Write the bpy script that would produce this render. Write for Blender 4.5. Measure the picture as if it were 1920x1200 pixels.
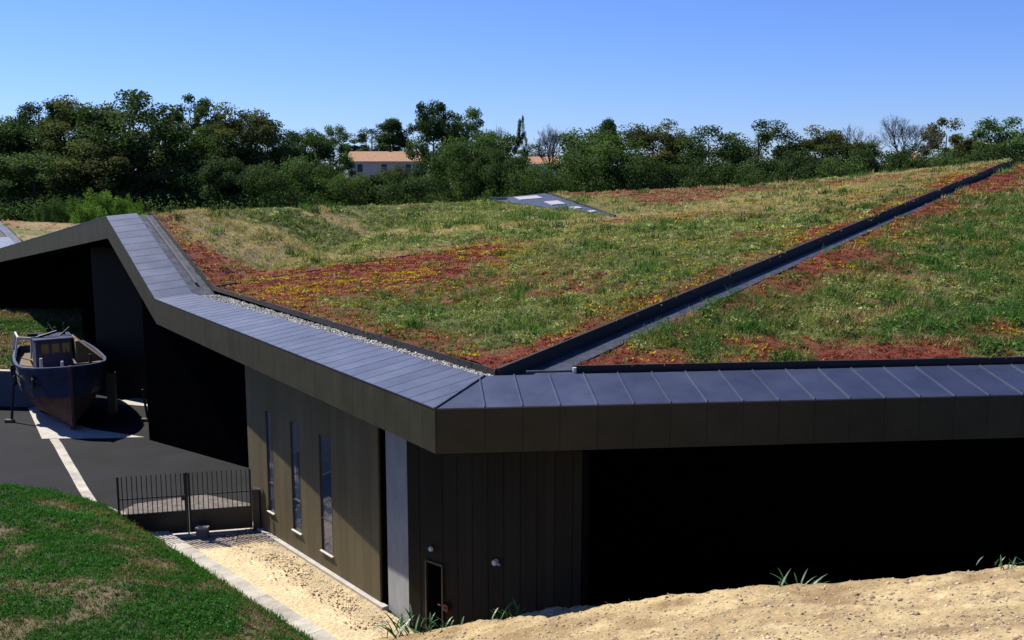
import bpy, math, random
import numpy as np
from mathutils import Vector

# ------------------------------------------------------------------ camera, sky, sun, exposure
scene = bpy.context.scene
for o in list(bpy.data.objects):
    bpy.data.objects.remove(o, do_unlink=True)
COL = scene.collection
R = math.radians
PITCH, CAMH, FPX = R(8.6), 13.0, 1867.0
cam_data = bpy.data.cameras.new("camera")
cam_data.sensor_width = 36.0
cam_data.lens = FPX / 1920 * 36
cam_data.clip_start = 0.1
cam_data.clip_end = 6000
cam = bpy.data.objects.new("camera", cam_data)
cam.location = (0, 0, CAMH)
cam.rotation_euler = (R(90) - PITCH, 0, 0)
COL.objects.link(cam)
scene.camera = cam

SUN_AZ, SUN_EL = R(-57), R(47)          # azimuth measured clockwise from +Y
world = bpy.data.worlds.new("World")
scene.world = world
world.use_nodes = True
wn, wl = world.node_tree.nodes, world.node_tree.links
bg = wn["Background"]
sky = wn.new("ShaderNodeTexSky")
sky.sky_type = 'NISHITA'
sky.sun_disc = False
sky.sun_elevation = SUN_EL
sky.sun_rotation = SUN_AZ
sky.air_density = 1.0
sky.dust_density = 0.0
sky.ozone_density = 4.0
tint = wn.new("ShaderNodeMix")
tint.data_type = 'RGBA'
tint.blend_type = 'MULTIPLY'
tint.inputs[0].default_value = 1.0
tint.inputs[7].default_value = (0.78, 1.0, 1.75, 1)
wl.new(sky.outputs[0], tint.inputs[6])
wl.new(tint.outputs[2], bg.inputs[0])
bg.inputs[1].default_value = 0.05

sun_data = bpy.data.lights.new("sun", 'SUN')
sun_data.energy = 5.0
sun_data.angle = R(0.53)
sun_data.color = (1.0, 0.93, 0.82)
sun = bpy.data.objects.new("sun", sun_data)
to_sun = Vector((math.sin(SUN_AZ) * math.cos(SUN_EL), math.cos(SUN_AZ) * math.cos(SUN_EL), math.sin(SUN_EL)))
sun.rotation_euler = (-to_sun).to_track_quat('-Z', 'Y').to_euler()
sun.location = to_sun * 200
COL.objects.link(sun)

vs = scene.view_settings
vs.view_transform = 'Standard'
vs.look = 'None'
vs.exposure = 0.78
vs.gamma = 1.0
vs.use_curve_mapping = False

# ------------------------------------------------------------------ helpers
rng = np.random.default_rng(7)
random.seed(7)


def spot(px, py, Y):
    """surveyed point: sight line of the photograph at ground distance Y"""
    a, b = (px - 960) / FPX, -(py - 600) / FPX
    f = math.cos(PITCH) + b * math.sin(PITCH)
    w = -math.sin(PITCH) + b * math.cos(PITCH)
    return Vector((a * Y / f, Y, CAMH + w * Y / f))


def tag(o, label=None, cat=None, group=None, kind=None):
    if label: o["label"] = label
    if cat: o["category"] = cat
    if group: o["group"] = group
    if kind: o["kind"] = kind
    return o


def empty(name, loc=(0, 0, 0), rz=0, parent=None):
    o = bpy.data.objects.new(name, None)
    o.location = loc
    o.rotation_euler = (0, 0, rz)
    o.empty_display_size = 0.3
    COL.objects.link(o)
    if parent: o.parent = parent
    return o


class MB:
    """collects shapes into one mesh"""
    def __init__(s):
        s.v, s.f = [], []

    def poly(s, pts):
        n = len(s.v)
        s.v += [tuple(p) for p in pts]
        s.f.append(tuple(range(n, n + len(pts))))
        return s

    def hexa(s, a, b):
        """prism between two matching polygons a (bottom) and b (top)"""
        n, k = len(s.v), len(a)
        s.v += [tuple(p) for p in a] + [tuple(p) for p in b]
        s.f.append(tuple(reversed(range(n, n + k))))
        s.f.append(tuple(range(n + k, n + 2 * k)))
        for i in range(k):
            j = (i + 1) % k
            s.f.append((n + i, n + j, n + k + j, n + k + i))
        return s

    def box(s, x0, x1, y0, y1, z0, z1):
        return s.hexa([(x0, y0, z0), (x1, y0, z0), (x1, y1, z0), (x0, y1, z0)],
                      [(x0, y0, z1), (x1, y0, z1), (x1, y1, z1), (x0, y1, z1)])

    def bar(s, p, q, w, h=None, up=(0, 0, 1)):
        """rectangular bar from p to q"""
        h = h or w
        p, q = Vector(p), Vector(q)
        d = (q - p).normalized()
        u = Vector(up)
        if abs(d.dot(u)) > .98: u = Vector((1, 0, 0))
        r = d.cross(u).normalized() * w / 2
        t = r.cross(d).normalized() * h / 2
        return s.hexa([p - r - t, p + r - t, p + r + t, p - r + t], [q - r - t, q + r - t, q + r + t, q - r + t])

    def tube(s, p, q, r0, r1=None, n=8):
        r1 = r0 if r1 is None else r1
        p, q = Vector(p), Vector(q)
        d = (q - p).normalized()
        u = Vector((0, 0, 1)) if abs(d.z) < .95 else Vector((1, 0, 0))
        a = d.cross(u).normalized()
        b = a.cross(d)
        ring = lambda c, rr: [c + a * math.cos(2 * math.pi * i / n) * rr + b * math.sin(2 * math.pi * i / n) * rr for i in range(n)]
        return s.hexa(ring(p, r0), ring(q, r1))

    def build(s, name, mat, parent=None, smooth=False, bevel=0):
        me = bpy.data.meshes.new(name)
        me.from_pydata([tuple(v) for v in s.v], [], s.f)
        me.validate()
        import bmesh
        bm = bmesh.new()
        bm.from_mesh(me)
        bmesh.ops.recalc_face_normals(bm, faces=bm.faces)
        if bevel:
            bmesh.ops.bevel(bm, geom=list(bm.edges), offset=bevel, segments=1, affect='EDGES')
        bm.to_mesh(me)
        bm.free()
        if smooth:
            for p in me.polygons: p.use_smooth = True
        me.materials.append(mat)
        o = bpy.data.objects.new(name, me)
        COL.objects.link(o)
        if parent: o.parent = parent
        return o


def np_obj(name, verts, faces, mat, col=None, parent=None, smooth=False):
    """big mesh from numpy arrays; faces (n,k); col (nverts,3) -> colour attribute 'Col'"""
    verts = np.asarray(verts, dtype=np.float32)
    faces = np.asarray(faces, dtype=np.int32)
    me = bpy.data.meshes.new(name)
    n, k = faces.shape
    me.vertices.add(len(verts))
    me.vertices.foreach_set("co", verts.ravel())
    me.loops.add(n * k)
    me.loops.foreach_set("vertex_index", faces.ravel())
    me.polygons.add(n)
    me.polygons.foreach_set("loop_start", np.arange(0, n * k, k, dtype=np.int32))
    me.polygons.foreach_set("loop_total", np.full(n, k, dtype=np.int32))
    if smooth:
        me.polygons.foreach_set("use_smooth", np.ones(n, dtype=bool))
    me.update(calc_edges=True)
    if col is not None:
        a = me.color_attributes.new("Col", 'FLOAT_COLOR', 'POINT')
        c = np.ones((len(verts), 4), dtype=np.float32)
        c[:, :3] = col
        a.data.foreach_set("color", c.ravel())
    me.materials.append(mat)
    o = bpy.data.objects.new(name, me)
    COL.objects.link(o)
    if parent: o.parent = parent
    return o


def copy_part(o, parent):
    c = o.copy()
    COL.objects.link(c)
    c.parent = parent
    return c


_tab = np.random.default_rng(3).random((64, 64))


def vnoise(x, y):
    xi, yi = np.floor(x).astype(int), np.floor(y).astype(int)
    fx, fy = x - xi, y - yi
    fx, fy = fx * fx * (3 - 2 * fx), fy * fy * (3 - 2 * fy)
    g = lambda i, j: _tab[i % 64, j % 64]
    return (g(xi, yi) * (1 - fx) + g(xi + 1, yi) * fx) * (1 - fy) + (g(xi, yi + 1) * (1 - fx) + g(xi + 1, yi + 1) * fx) * fy


def fbm(x, y, o=4, ox=0.0):
    x, y = np.asarray(x, float) + ox, np.asarray(y, float) + ox * 1.7
    s, a, t = 0, .5, 0
    for i in range(o):
        s = s + a * vnoise(x, y)
        t += a
        a *= .5
        x, y = x * 2.03 + 11.3, y * 2.03 + 5.1
    return s / t


def sstep(a, b, x):
    t = np.clip((x - a) / (b - a), 0, 1)
    return t * t * (3 - 2 * t)


# ------------------------------------------------------------------ materials
ALB = .735      # one overall reflectance level for all paints, soils and plants


def mat(name, base, rough=.6, metal=0.0, noise=0.0, nscale=5.0, bump=0.0, bscale=40.0, spec=.5, col2=None, stretch=(1, 1, 1), piece=0.0):
    k_ = .9 if metal > .5 else ALB
    base = tuple(c * k_ for c in base)
    m = bpy.data.materials.new(name)
    m.use_nodes = True
    n, l = m.node_tree.nodes, m.node_tree.links
    b = n["Principled BSDF"]
    b.inputs["Roughness"].default_value = rough
    b.inputs["Metallic"].default_value = metal
    b.inputs["Specular IOR Level"].default_value = spec
    b.inputs["Base Color"].default_value = (*base, 1)
    tc = n.new("ShaderNodeTexCoord")
    mp = n.new("ShaderNodeMapping")
    mp.inputs["Scale"].default_value = stretch
    l.new(tc.outputs["Object"], mp.inputs["Vector"])
    if noise or col2:
        t = n.new("ShaderNodeTexNoise")
        t.inputs["Scale"].default_value = nscale
        t.inputs["Detail"].default_value = 6
        t.inputs["Roughness"].default_value = .65
        l.new(mp.outputs[0], t.inputs["Vector"])
        r = n.new("ShaderNodeValToRGB")
        c2 = col2 or tuple(c * (1 + noise) for c in base)
        c1 = base if col2 else tuple(c * (1 - noise) for c in base)
        r.color_ramp.elements[0].position = .35
        r.color_ramp.elements[1].position = .65
        r.color_ramp.elements[0].color = (*c1, 1)
        r.color_ramp.elements[1].color = (*c2, 1)
        l.new(t.outputs[0], r.inputs[0])
        if piece:
            oi = n.new("ShaderNodeObjectInfo")
            pr = n.new("ShaderNodeMapRange")
            pr.inputs[3].default_value = 1 - piece
            pr.inputs[4].default_value = 1 + piece
            l.new(oi.outputs["Random"], pr.inputs[0])
            sc_ = n.new("ShaderNodeVectorMath")
            sc_.operation = 'SCALE'
            l.new(r.outputs[0], sc_.inputs[0])
            l.new(pr.outputs[0], sc_.inputs["Scale"])
            l.new(sc_.outputs[0], b.inputs["Base Color"])
        else:
            l.new(r.outputs[0], b.inputs["Base Color"])
        # roughness follows the same wear
        mr = n.new("ShaderNodeMapRange")
        mr.inputs[3].default_value = max(.02, rough - .06)
        mr.inputs[4].default_value = min(1, rough + .06)
        l.new(t.outputs[0], mr.inputs[0])
        l.new(mr.outputs[0], b.inputs["Roughness"])
    if bump:
        t2 = n.new("ShaderNodeTexNoise")
        t2.inputs["Scale"].default_value = bscale
        t2.inputs["Detail"].default_value = 5
        l.new(mp.outputs[0], t2.inputs["Vector"])
        bp = n.new("ShaderNodeBump")
        bp.inputs["Strength"].default_value = bump
        bp.inputs["Distance"].default_value = .05
        l.new(t2.outputs[0], bp.inputs["Height"])
        l.new(bp.outputs[0], b.inputs["Normal"])
    return m


def leaf_mat(name, trans=.35, rough=.6, gain=1.0):
    """foliage: colour attribute per leaf, part of the light passes through"""
    m = bpy.data.materials.new(name)
    m.use_nodes = True
    n, l = m.node_tree.nodes, m.node_tree.links
    n.remove(n["Principled BSDF"])
    a = n.new("ShaderNodeAttribute")
    a.attribute_name = "Col"
    p = n.new("ShaderNodeBsdfPrincipled")
    p.inputs["Roughness"].default_value = rough
    p.inputs["Specular IOR Level"].default_value = .12
    t = n.new("ShaderNodeBsdfTranslucent")
    g = n.new("ShaderNodeMix")
    g.data_type = 'RGBA'
    g.blend_type = 'MULTIPLY'
    g.inputs[0].default_value = 1
    g.inputs[7].default_value = (1.0 * gain, 1.15 * gain, .6 * gain, 1)
    al = n.new("ShaderNodeVectorMath")
    al.operation = 'SCALE'
    al.inputs["Scale"].default_value = ALB
    l.new(a.outputs[0], al.inputs[0])
    l.new(al.outputs[0], g.inputs[6])
    mx = n.new("ShaderNodeMixShader")
    mx.inputs[0].default_value = trans
    l.new(al.outputs[0], p.inputs["Base Color"])
    l.new(g.outputs[2], t.inputs[0])
    l.new(p.outputs[0], mx.inputs[1])
    l.new(t.outputs[0], mx.inputs[2])
    l.new(mx.outputs[0], n["Material Output"].inputs[0])
    return m


def attr_mat(name, rough=.95, bump=.6, bscale=12, nscale=9, var=.35):
    """soil / turf: colour attribute modulated by a fine procedural grain"""
    m = bpy.data.materials.new(name)
    m.use_nodes = True
    n, l = m.node_tree.nodes, m.node_tree.links
    p = n["Principled BSDF"]
    p.inputs["Roughness"].default_value = rough
    p.inputs["Specular IOR Level"].default_value = .2
    a = n.new("ShaderNodeAttribute")
    a.attribute_name = "Col"
    tc = n.new("ShaderNodeTexCoord")
    t = n.new("ShaderNodeTexNoise")
    t.inputs["Scale"].default_value = nscale
    t.inputs["Detail"].default_value = 8
    t.inputs["Roughness"].default_value = .7
    l.new(tc.outputs["Object"], t.inputs["Vector"])
    mr = n.new("ShaderNodeMapRange")
    mr.inputs[1].default_value = .3
    mr.inputs[2].default_value = .7
    mr.inputs[3].default_value = (1 - var) * ALB
    mr.inputs[4].default_value = (1 + var) * ALB
    l.new(t.outputs[0], mr.inputs[0])
    g = n.new("ShaderNodeVectorMath")
    g.operation = 'SCALE'
    l.new(a.outputs[0], g.inputs[0])
    l.new(mr.outputs[0], g.inputs["Scale"])
    l.new(g.outputs[0], p.inputs["Base Color"])
    t2 = n.new("ShaderNodeTexNoise")
    t2.inputs["Scale"].default_value = bscale
    t2.inputs["Detail"].default_value = 8
    l.new(tc.outputs["Object"], t2.inputs["Vector"])
    bp = n.new("ShaderNodeBump")
    bp.inputs["Strength"].default_value = bump
    bp.inputs["Distance"].default_value = .08
    l.new(t2.outputs[0], bp.inputs["Height"])
    l.new(bp.outputs[0], p.inputs["Normal"])
    return m


M = {}
M['coping'] = mat('anodised_coping', (.112, .130, .185), .54, 1.0, .10, .9, .05, 2.5, piece=.06)
M['fascia'] = mat('bronze_fascia', (.047, .045, .030), .55, .0, .14, 1.5, .04, 3, spec=.12, piece=.10)
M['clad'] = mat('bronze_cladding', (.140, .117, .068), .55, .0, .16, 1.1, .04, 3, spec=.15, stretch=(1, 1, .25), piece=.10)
M['shade_clad'] = mat('shaded_bronze_cladding', (.026, .023, .018), .6, .0, .16, 1.1, .04, 3, spec=.1, stretch=(1, 1, .25), piece=.16)  # bronze cladding again, with the shade under the roof put into its colour
M['black_shade_clad'] = mat('black_shade_cladding', (.004, .004, .004), .9, 0, .2, 2, spec=.0)  # near black, so bays and undersides carry deep shade in their colour
M['core'] = mat('dark_joint', (.02, .02, .02), .8)
M['rubber'] = mat('black_edging', (.012, .012, .013), .7, 0, .2, 6, .15, 30)
M['gutter'] = mat('zinc_gutter', (.10, .11, .135), .5, .8, .3, 3, .05, 12)
M['concrete'] = mat('pale_concrete', (.52, .49, .44), .85, 0, .14, 3, .12, 40)
M['kerb'] = mat('kerb_concrete', (.50, .47, .41), .9, 0, .22, 2.2, .15, 30, piece=.12)
M['grey_concrete'] = mat('grey_concrete', (.33, .34, .35), .85, 0, .12, 2.5, .08, 30, stretch=(1, 1, .4))
M['glass'] = mat('window_glass', (.055, .078, .13), .04, 0, 0, spec=.9)  # blue sky reflection put into the base colour
M['alu'] = mat('window_frame_metal', (.10, .09, .075), .45, .4)
M['sill'] = mat('pale_sill', (.55, .53, .5), .5, .3)
M['asphalt'] = mat('asphalt', (.011, .012, .016), .9, 0, .5, .35, .3, 60, spec=.2)
M['gate'] = mat('gate_metal', (.034, .034, .036), .5, .2)
M['white'] = mat('white_plastic', (.75, .77, .8), .4)
M['red'] = mat('red_box', (.35, .03, .02), .4)
M['house_wall'] = mat('house_render', (.62, .60, .58), .9, 0, .1, 1)
M['tile'] = mat('clay_tile', (.42, .225, .115), .85, 0, .25, 2.5)
M['bark'] = mat('bark', (.07, .055, .042), .9, 0, .3, 3, .4, 12)
M['twig'] = mat('bare_twig', (.085, .078, .072), .9, 0, .2, 4)
M['leaf'] = leaf_mat('tree_leaf', .34, .85)
M['grass'] = leaf_mat('grass_blade', .35)
M['turf'] = attr_mat('roof_turf')
M['soil'] = attr_mat('earth', .95, .7, 9, 7, .3)
M['pebble'] = attr_mat('stone', .85, .2, 30, 20, .15)
M['boat_blue'] = mat('blue_hull_paint', (.007, .020, .085), .45, 0, .45, 1.6, .04, 20)  # blue paint darkened to carry the shade over the boat
M['boat_red'] = mat('antifouling', (.10, .038, .022), .75, 0, .45, 2.2, .1, 14)
M['boat_wood'] = mat('weathered_wood', (.17, .115, .06), .85, 0, .3, 6, .1, 20, stretch=(1, 6, 1))  # wood tone darkened for the shade on deck as well
M['boat_white'] = mat('boat_white_paint', (.7, .7, .68), .5, 0, .1, 4)
M['boat_glass'] = mat('wheelhouse_glass', (.02, .022, .025), .1, 0, 0, spec=.5)
M['iron'] = mat('dark_iron', (.03, .027, .025), .6, .3)
M['low_wall'] = mat('slate_wall', (.10, .11, .14), .8, 0, .2, 2, .1, 20)
M['skylight'] = mat('green_glass', (.10, .28, .24), .2, .2)

# ------------------------------------------------------------------ ground
def ground_z(x, y):
    x, y = np.asarray(x, float), np.asarray(y, float)
    z = np.interp(y, [-200, 62, 120, 190, 420, 4000], [-.03, -.03, 5.6, 10.4, 11.3, 11.0])
    return z + sstep(64, 110, y) * (fbm(x * .03, y * .03, 3) - .5) * 1.6


xs = np.concatenate([np.linspace(-1800, -140, 18), np.linspace(-130, 130, 105), np.linspace(140, 1800, 18)])
ys = np.concatenate([np.linspace(-150, 40, 20), np.linspace(44, 150, 80), np.linspace(154, 420, 50), np.linspace(440, 3500, 20)])
gx, gy = np.meshgrid(xs, ys)
gz = ground_z(gx, gy)
idx = np.arange(gx.size).reshape(gx.shape)
quad = lambda I: np.stack([I[:-1, :-1], I[:-1, 1:], I[1:, 1:], I[1:, :-1]], -1).reshape(-1, 4)
st = fbm(gx * .02, gy * .25, 3, 2.0)[..., None]
gcol = np.array([.075, .12, .035]) * (1 - sstep(.5, .58, st)) + np.array([.24, .17, .10]) * sstep(.5, .58, st)
tag(np_obj('ground', np.stack([gx, gy, gz], -1).reshape(-1, 3), quad(idx), M['soil'], gcol.reshape(-1, 3), smooth=True), kind='structure')

KERB = [(-26.4, 53.6), (-25.17, 51.73), (-21.3, 45.5), (-17.9, 39.9), (-15.9, 36.7), (-12.53, 33.9), (-5.51, 26.17), (-2.6, 22.9)]
m_ = MB().poly([(-75, 52, .004), (-60, 30, .004), (-9, 30, .004), (4, 34, .004), (4, 62, .004), (-75, 62, .004)])
tag(m_.build('asphalt_yard', M['asphalt']), kind='structure')

m_ = MB().poly([(-15.6, 33.5, .009), (-9.4, 34.7, .009), (-10.2, 37.6, .009), (-12.5, 38.8, .009), (-14.8, 37.6, .009), (-15.4, 35.6, .009)])
tag(m_.build('gravel_apron', mat('grey_gravel', (.20, .18, .165), .95, 0, .35, 4, .5, 30, spec=.1)), kind='structure')
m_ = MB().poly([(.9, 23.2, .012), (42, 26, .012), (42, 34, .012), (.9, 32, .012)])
tag(m_.build('bay_floor_shade', mat('shade_floor', (.008, .008, .008), .95, 0, .2, 2, spec=0)), kind='structure')  # near-black sheet: shade of the bay put into the floor colour

# kerb: pale concrete edging running from the boat pad to the foreground
kerb = empty('kerb')
tag(kerb, kind='structure')
for i in range(len(KERB) - 1):
    a, b = Vector((*KERB[i], 0)), Vector((*KERB[i + 1], 0))
    n_ = Vector((-(b - a).y, (b - a).x, 0)).normalized()
    w, h = (.20, .02) if i < 4 else (.30, .22)
    cnt = max(1, round((b - a).length / 1.0))
    for j in range(cnt):
        t0, t1 = (j + .006) / cnt, (j + .994) / cnt
        p, q = a + (b - a) * t0, a + (b - a) * t1
        dz_ = Vector((0, 0, h + random.uniform(-.004, .006)))
        sd = n_ * random.uniform(-.008, .008)
        ch = n_ * .025
        st = MB()
        st.hexa([p - n_ * w + sd, p + n_ * w + sd, q + n_ * w + sd, q - n_ * w + sd],
                [p - n_ * w + ch + sd + dz_, p + n_ * w - ch + sd + dz_, q + n_ * w - ch + sd + dz_, q - n_ * w + ch + sd + dz_])
        st.build('kerb_stone', M['kerb'], kerb)
m_ = MB().hexa([(-26.6, 53.4, .0), (-21.2, 48.9, .0), (-18.0, 47.4, .0), (-22.9, 47.1, .0)],
               [(-26.6, 53.4, .03), (-21.2, 48.9, .03), (-18.0, 47.4, .03), (-22.9, 47.1, .03)])
tag(m_.build('boat_pad', M['concrete']), kind='structure')
m_ = MB().hexa([(-22.6, 54.6, 0), (-17.6, 53.0, 0), (-16.4, 54.2, 0), (-21.6, 56, 0)],
               [(-22.6, 54.6, .03), (-17.6, 53.0, .03), (-16.4, 54.2, .03), (-21.6, 56, .03)])
tag(m_.build('sunlit_patch', M['concrete']), kind='structure')  # pale slab painted in for a sunlit patch of ground

# dirt path between kerb and wall
nx, ny = 70, 90
pu, pv = np.meshgrid(np.linspace(0, 1, nx), np.linspace(0, 1, ny))
Lx, Ly = np.interp(pv, [0, .62, 1], [-12.45, -5.4, -2]), np.interp(pv, [0, .62, 1], [33.8, 26.05, 21])
Rx, Ry = np.interp(pv, [0, .62, 1], [-9.2, -3.1, -.5]), np.interp(pv, [0, .62, 1], [34.8, 27.1, 22])
X, Y = Lx * (1 - pu) + Rx * pu, Ly * (1 - pu) + Ry * pu
rub = sstep(.55, .8, pu + (fbm(X * .8, Y * .8, 3) - .5) * .6)
Z = .012 + rub * (.02 + .05 * fbm(X * 3, Y * 3, 4)) + .02 * fbm(X * 1.5, Y * 1.5, 3)
gr = sstep(33.6, 32.6, Y + (fbm(X, Y, 3) - .5) * 2)[..., None]
c = (np.array([.30, .27, .25]) * (1 - gr) + np.array([.72, .58, .36]) * gr) * (1 - .25 * rub[..., None]) * (.75 + .5 * fbm(X * 2, Y * 2, 4, 3))[..., None]
I = np.arange(X.size).reshape(X.shape)
tag(np_obj('dirt_path', np.stack([X, Y, Z], -1).reshape(-1, 3), quad(I), M['soil'], c.reshape(-1, 3), smooth=True), kind='structure')

# earth mound: the spoil bank the photographer stands on
crest = [(560, 1225, 25.6), (640, 1212, 25.2), (740, 1192, 24.6), (860, 1172, 23.2), (980, 1150, 21.6), (1100, 1135, 20.2), (1270, 1116, 19.0),
         (1440, 1098, 18.0), (1680, 1080, 17.0), (1920, 1058, 16.0), (2200, 1038, 15.0), (2600, 1015, 13.5)]
cp = np.array([spot(*c_) for c_ in crest])
tt = np.linspace(0, len(cp) - 1, 300)
cx, cy, cz = [np.interp(tt, np.arange(len(cp)), cp[:, i]) for i in range(3)]
ks = np.concatenate([np.linspace(-.3, .35, 14), np.linspace(.4, 1, 80), np.linspace(1.006, 1.2, 26)])
rows = []
for kk in ks:
    s_c = (CAMH - cz) / cy
    if kk <= 1:
        z = CAMH - cy * kk * (s_c + .2 * (1 - kk))
        if kk < .4:
            z4 = CAMH - cy * .4 * (s_c + .2 * .6)
            z = z4 + (11.3 - z4) * np.clip((.4 - kk) / .4, 0, 1)
    else:
        z = cz - (kk - 1) * cy * 2.6
    rows.append(np.stack([cx * kk, cy * kk, np.maximum(z, -.2)], -1))
P = np.array(rows)
am = sstep(0, .5, P[..., 2])
P[..., 2] += am * ((fbm(P[..., 0] * .9, P[..., 1] * .9, 4) - .5) * .17 + (fbm(P[..., 0] * 5, P[..., 1] * 5, 3) - .5) * .10)
I = np.arange(P.shape[0] * P.shape[1]).reshape(P.shape[:2])
wv = fbm(P[..., 0] * 1.3, P[..., 1] * 1.3, 4, 9)[..., None]
wv = np.clip((wv - .5) * 1.9 + .5, 0, 1)
c = np.array([.28, .195, .098]) * (1 - wv) + np.array([.53, .415, .22]) * wv
kk_ = (ks[:, None] + (fbm(P[..., 0] * .6, P[..., 1] * .6, 3, 5) - .5) * .12)[..., None]
gs = sstep(.5, .42, kk_)
c = c * (1 - gs) + np.array([.05, .075, .025]) * gs  # unseen near slope coloured dark grass to cut bounce light on the front
tag(np_obj('earth_mound', P.reshape(-1, 3), quad(I), M['soil'], c.reshape(-1, 3), smooth=True), kind='structure')
MOUND = P


hx, hy = np.meshgrid(np.linspace(-140, 140, 90), np.linspace(-150, -1, 60))  # hill added out of view to block low sky fill on the front
hz = np.interp(hx, [-140, -25, -6, 30, 140], [4, 5.5, 11.1, 11.1, 9]) + np.minimum(-hy - 1, 70) * .34 + (fbm(hx * .08, hy * .08, 3) - .5) * 1.5 * sstep(-4, -14, hy)
I = np.arange(hx.size).reshape(hx.shape)
tag(np_obj('sky_block_hill', np.stack([hx, hy, hz], -1).reshape(-1, 3), quad(I), M['soil'], np.tile(np.array([.045, .07, .025]), (hx.size, 1)), smooth=True), kind='structure')

# stones on mound and path
def stones(name, pts, sizes, cols, label, cat):
    base = np.array([[1, 0, 0], [-1, 0, 0], [0, 1, 0], [0, -1, 0], [0, 0, 1], [0, 0, -1]], float)
    fc = np.array([[0, 2, 4], [2, 1, 4], [1, 3, 4], [3, 0, 4], [2, 0, 5], [1, 2, 5], [3, 1, 5], [0, 3, 5]])
    n = len(pts)
    jit = base[None] * rng.uniform(.6, 1.3, (n, 6, 3)) + rng.normal(0, .15, (n, 6, 3))
    a = rng.uniform(0, 6.28, n)
    ca, sa = np.cos(a)[:, None], np.sin(a)[:, None]
    x, y = jit[..., 0] * ca - jit[..., 1] * sa, jit[..., 0] * sa + jit[..., 1] * ca
    v = np.stack([x, y, jit[..., 2] * .7], -1) * sizes[:, None, None] + pts[:, None, :]
    f = (fc[None] + (np.arange(n) * 6)[:, None, None]).reshape(-1, 3)
    return tag(np_obj(name, v.reshape(-1, 3), f, M['pebble'], np.repeat(cols, 6, 0)), label, cat, kind='stuff')


n = 17000
ii = rng.integers(14, 100, n)
jj = rng.integers(30, 285, n)
fu = rng.random((n, 2))
pp = MOUND[ii, jj] * (1 - fu[:, :1]) + MOUND[ii + 1, jj + 1] * fu[:, :1]
sz = .011 + .03 * rng.random(n) ** 4 + .035 * (rng.random(n) ** 14)
cc = np.array([.50, .40, .27]) * rng.uniform(.38, 1.35, (n, 1)) * rng.uniform(.93, 1.07, (n, 3))
stones('mound_stones', pp, sz, cc, 'loose pale stones and clods scattered over the earth mound in the foreground', 'stones')
n = 2600
fu = rng.random(n) * .62
lat = np.clip(.78 + rng.normal(0, .14, n), .05, .99)
ax = np.interp(fu, [0, .62], [-12.45, -5.4]) * (1 - lat) + np.interp(fu, [0, .62], [-9.2, -3.1]) * lat
ay = np.interp(fu, [0, .62], [33.8, 26.05]) * (1 - lat) + np.interp(fu, [0, .62], [34.8, 27.1]) * lat
pp = np.stack([ax, ay, np.full(n, .065)], -1)
cc = np.array([.66, .53, .34]) * rng.uniform(.5, 1.3, (n, 1)) * rng.uniform(.93, 1.07, (n, 3))
stones('path_rubble', pp, .014 + .04 * rng.random(n) ** 4, cc, 'broken rubble along the foot of the bronze wall on the dirt path', 'rubble')

# ------------------------------------------------------------------ grass bank
ln = [Vector((*KERB[i], 0)) for i in range(4, 8)]


def seg_dist(x, y, a, b):
    dx, dy = b[0] - a[0], b[1] - a[1]
    t = np.clip(((x - a[0]) * dx + (y - a[1]) * dy) / (dx * dx + dy * dy), 0, 1)
    return np.hypot(x - a[0] - t * dx, y - a[1] - t * dy)


def bank_z(x, y):
    d1 = np.minimum(seg_dist(x, y, (-13.6, 35.05), (-12.53, 33.9)), np.minimum(seg_dist(x, y, (-12.53, 33.9), (-5.51, 26.17)), seg_dist(x, y, (-5.51, 26.17), (2.4, 17.5))))
    d2 = seg_dist(x, y, (-13.6, 35.05), (-60, 45))
    d = np.maximum(np.minimum(d1, d2 * 1.3) - .42, 0)
    return .12 + 2.35 * (1 - np.exp(-d / 1.9)) + .035 * d + (fbm(x * .5, y * .5, 3) - .5) * .35 * sstep(.2, 1.5, d)


def bank_inside(x, y):
    # left of kerb line and on the near side of the far edge
    k1 = np.interp(y, [17.5, 26.17, 33.9, 35.05], [2.4, -5.51, -12.53, -13.6]) - .52 + .12 * np.sin(y * 5)
    far = 35.05 + (-13.6 - x) * (44 - 35.05) / (60 - 13.6)
    return (x < k1) & (y < far)


gx, gy = np.meshgrid(np.linspace(-1, 0, 150), np.linspace(0, 1, 130))
yy = 6 + gy * 0
# rows run from near to far; each row from the kerb outwards to the left
far_pts = np.array([(-13.6, 35.05), (-60, 44)])
rowP = []
for t in np.linspace(0, 1, 130):
    kx = np.interp(t, [0, .35, .95, 1], [2.4, -5.51, -12.53, -13.6]) - .34
    ky = np.interp(t, [0, .35, .95, 1], [17.5, 26.17, 33.9, 35.05])
    q = np.linspace(0, 1, 150) ** 1.8
    ex, ey = -60, np.interp(t, [0, 1], [8, 44])
    rowP.append(np.stack([kx + (ex - kx) * q, ky + (ey - ky) * q], -1))
BP = np.array(rowP)
bz = bank_z(BP[..., 0], BP[..., 1])
dry = sstep(.54, .68, fbm(BP[..., 0] * .8, BP[..., 1] * .8, 4, 4) + .09 * sstep(29, 24, BP[..., 1] + .3 * (BP[..., 0] + 8)) - .03)[..., None]
c = np.array([.055, .075, .03]) * (1 - dry) + np.array([.15, .125, .07]) * dry
I = np.arange(BP.shape[0] * BP.shape[1]).reshape(BP.shape[:2])
tag(np_obj('grass_bank', np.concatenate([BP, bz[..., None]], -1).reshape(-1, 3), quad(I), M['soil'], c.reshape(-1, 3), smooth=True), kind='structure')


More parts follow.
